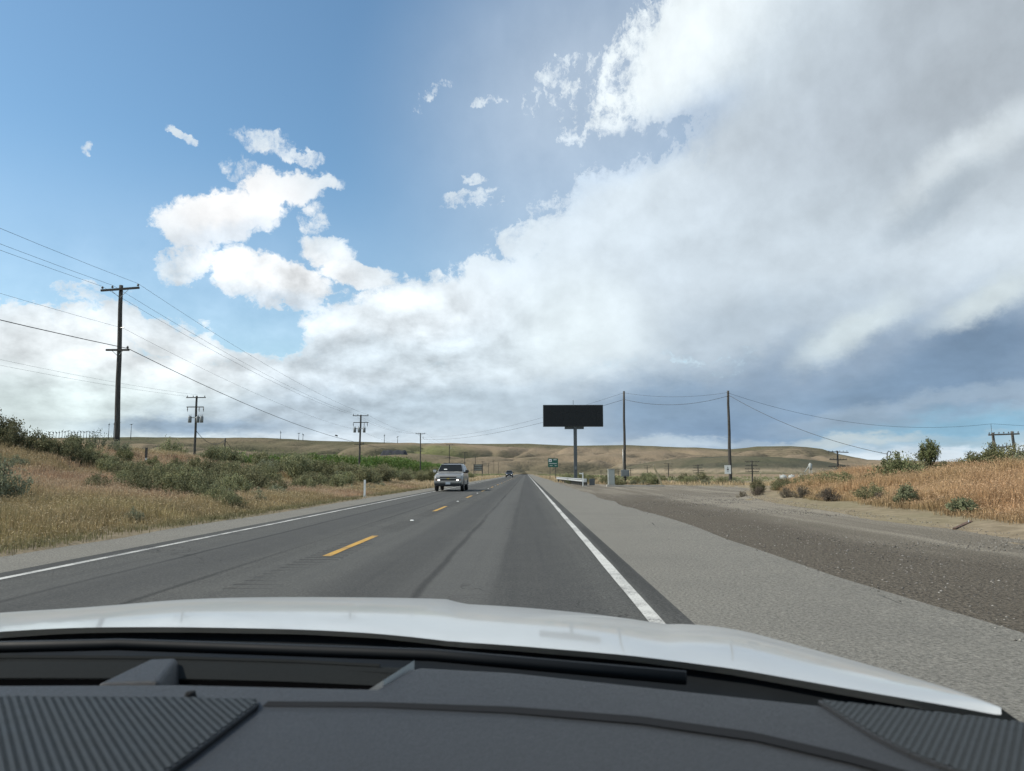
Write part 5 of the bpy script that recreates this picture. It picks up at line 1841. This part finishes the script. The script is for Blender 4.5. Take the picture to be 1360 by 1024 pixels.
    e = MB().add([(-.130, .884, DASH_Z + .0045), (-.150, .800, DASH_Z + .0045), (-.176, .800, DASH_Z - .012), (-.150, .882, DASH_Z - .012), (-.130, .884, DASH_Z - .03), (-.150, .800, DASH_Z - .03), (-.176, .800, DASH_Z - .03), (-.150, .882, DASH_Z - .03)], [(0, 1, 2, 3), (0, 4, 5, 1), (1, 5, 6, 2), (2, 6, 7, 3), (3, 7, 4, 0)])
    e.build('slot_end', plain('sunlit_end_pale', (.46, .46, .44), .45, 0, .1, 20, .4), dash)  # pale colour paints in the sunlight on this edge
    # sensor housing bridging the slot
    hb_ = [(-.462, .802), (-.372, .806), (-.405, .905), (-.452, .905)]
    vs = [(x, y, DASH_Z - .035) for x, y in hb_] + [(-.455, .806, DASH_Z - .002), (-.392, .808, DASH_Z + .000), (-.415, .900, DASH_Z + .002), (-.447, .900, DASH_Z + .001)]
    MB().add(vs, [(0, 1, 5, 4), (1, 2, 6, 5), (2, 3, 7, 6), (3, 0, 4, 7), (4, 5, 6, 7)]).build('sensor_housing', vinyl, dash, .004)
    MB().tube([(-.331, .751, DASH_Z), (-.331, .751, DASH_Z + .006)], [.006, .0045], 10).build('light_sensor', pit, dash)

    # loudspeaker grilles: backing, slanting ribs, fine cross bars
    def grille(poly, u, pitch, cross, w, hgt):
        P = [Vector((x, y, 0)) for x, y in poly]
        MB().prism(poly, DASH_Z - .004, DASH_Z + .0012).build('grille_backing', pit, dash)
        for i in range(len(P)):                                    # rim
            a, b = P[i], P[(i + 1) % len(P)]
            MB().tube([(a.x, a.y, DASH_Z + .0015), (b.x, b.y, DASH_Z + .0015)], .0022, 5).build('grille_rim', vinyl, dash)
        def clip(p0, dr):
            hits = []
            for i in range(len(P)):
                a, b = P[i], P[(i + 1) % len(P)]
                ed = b - a
                den = dr.x * ed.y - dr.y * ed.x
                if abs(den) < 1e-9:
                    continue
                w_ = a - p0
                t_ = (w_.x * ed.y - w_.y * ed.x) / den
                s = (w_.x * dr.y - w_.y * dr.x) / den
                if 0 <= s <= 1:
                    hits.append(t_)
            return (min(hits), max(hits)) if len(hits) > 1 else None
        u = Vector((u[0], u[1], 0)).normalized()
        v = Vector((-u.y, u.x, 0))
        lo, hi = min(p.dot(v) for p in P), max(p.dot(v) for p in P)
        k = lo + pitch * .5
        while k < hi:
            c = clip(v * k, u)
            if c and c[1] - c[0] > .006:
                m_ = v * k + u * (c[0] + c[1]) / 2
                MB().box((m_.x, m_.y, DASH_Z + .0025), (c[1] - c[0], w, hgt), math.atan2(u.y, u.x)).build('grille_rib', rib_m, dash)
            k += pitch
        lo, hi = min(p.dot(u) for p in P), max(p.dot(u) for p in P)
        cb = MB()
        k = lo + cross
        while k < hi:
            c = clip(u * k, v)
            if c and c[1] - c[0] > .004:
                m_ = u * k + v * (c[0] + c[1]) / 2
                cb.box((m_.x, m_.y, DASH_Z + .0022), (c[1] - c[0], cross * .45, .0042), math.atan2(v.y, v.x))
            k += cross
        co = cb.build('grille_cross_bars', rib_m, dash)
        co['kind'] = 'stuff'
    grille([(-.95, .724), (-.66, .733), (-.51, .741), (-.36, .741), (-.262, .738), (-.256, .726), (-.262, .60), (-.27, .50), (-.30, .42), (-.95, .42)], (.62, -.78), .0066, .0060, .0032, .0034)
    grille([(.281, .744), (.33, .726), (.40, .698), (.455, .672), (.49, .64), (.49, .46), (.40, .49), (.345, .535), (.313, .584), (.300, .612), (.290, .653), (.285, .70)], (.58, .81), .0058, .0060, .0028, .0034)

    # the rest of the body: roof, pillars, doors, seats' back wall keep the cabin in shade
    head = plain('grey_headliner', (.32, .31, .29), .9, 0, .08, 4, .1)
    cx = -.47
    V, F = [], []
    for y, w, z in ((.10, .56, 1.56), (-.15, .60, 1.60), (-.7, .62, 1.62), (-1.6, .60, 1.58), (-2.1, .55, 1.52)):
        for q, dz in ((-1.0, -.05), (-.75, .0), (0, .02), (.75, .0), (1.0, -.05)):
            V.append((cx + q * (w + .22), y, z + dz))
    rf = np_mesh('roof', V, grid_faces(5, 5), white, car, smooth=True)
    so = rf.modifiers.new('thickness', 'SOLIDIFY')
    so.thickness = .04
    hl = MB().add([(cx - .70, .05, 1.50), (cx + .70, .05, 1.50), (cx + .74, -2.0, 1.52), (cx - .74, -2.0, 1.52)], [(0, 1, 2, 3)]).build('headliner', dark, car)
    for s in (-1, 1):
        MB().box((cx + s * .90, -1.45, 1.27), (.03, 1.3, .50), 0, 0, -s * .2).build('rear_side_blocker', pit, car)  # unseen opaque panels, added to keep light off the dashboard
        xb, xt = cx + s * .985, cx + s * .76
        base = (min(xb, .475) if s > 0 else xb, .66 if s > 0 else .74, 1.02)
        MB().tube([base, ((base[0] + xt) / 2 + s * .03, .34, 1.33), (xt, .06, 1.54)], .035, 8).build('windscreen_pillar', white, car)
        MB().box((cx + s * .96, -.5, .74), (.10, 2.3, .56)).build('door', white, car, .03)
        MB().box((cx + s * .87, -.75, 1.28), (.08, .12, .58), 0, 0, -s * .25).build('door_pillar', white, car)
        MB().box((cx + s * .84, -1.9, 1.25), (.10, .5, .66)).build('rear_pillar', white, car)
    MB().box((cx, -1.5, .75), (1.7, .18, .9)).build('rear_seat', dark, car, .05)
    for s in (-1, 1):
        st = MB().box((cx + s * .38, -.52, .72), (.50, .16, .70), 0, R(-12)).build('front_seat', dark, car, .05)
        MB().box((cx + s * .38, -.62, 1.18), (.26, .10, .18), 0, R(-12)).build('head_restraint', dark, st, .03)
    MB().box((cx, -.4, .30), (1.75, 2.6, .08)).build('floor_pan', dark, car)
    MB().box((cx, -2.12, 1.06), (1.75, .08, 1.1)).build('tailgate', dark, car, .03)  # out of view, closed over the rear glass to block light from behind
    MB().box((cx, .62, .66), (1.75, .06, .62)).build('firewall', dark, car)

build_vehicles()
build_own_car()
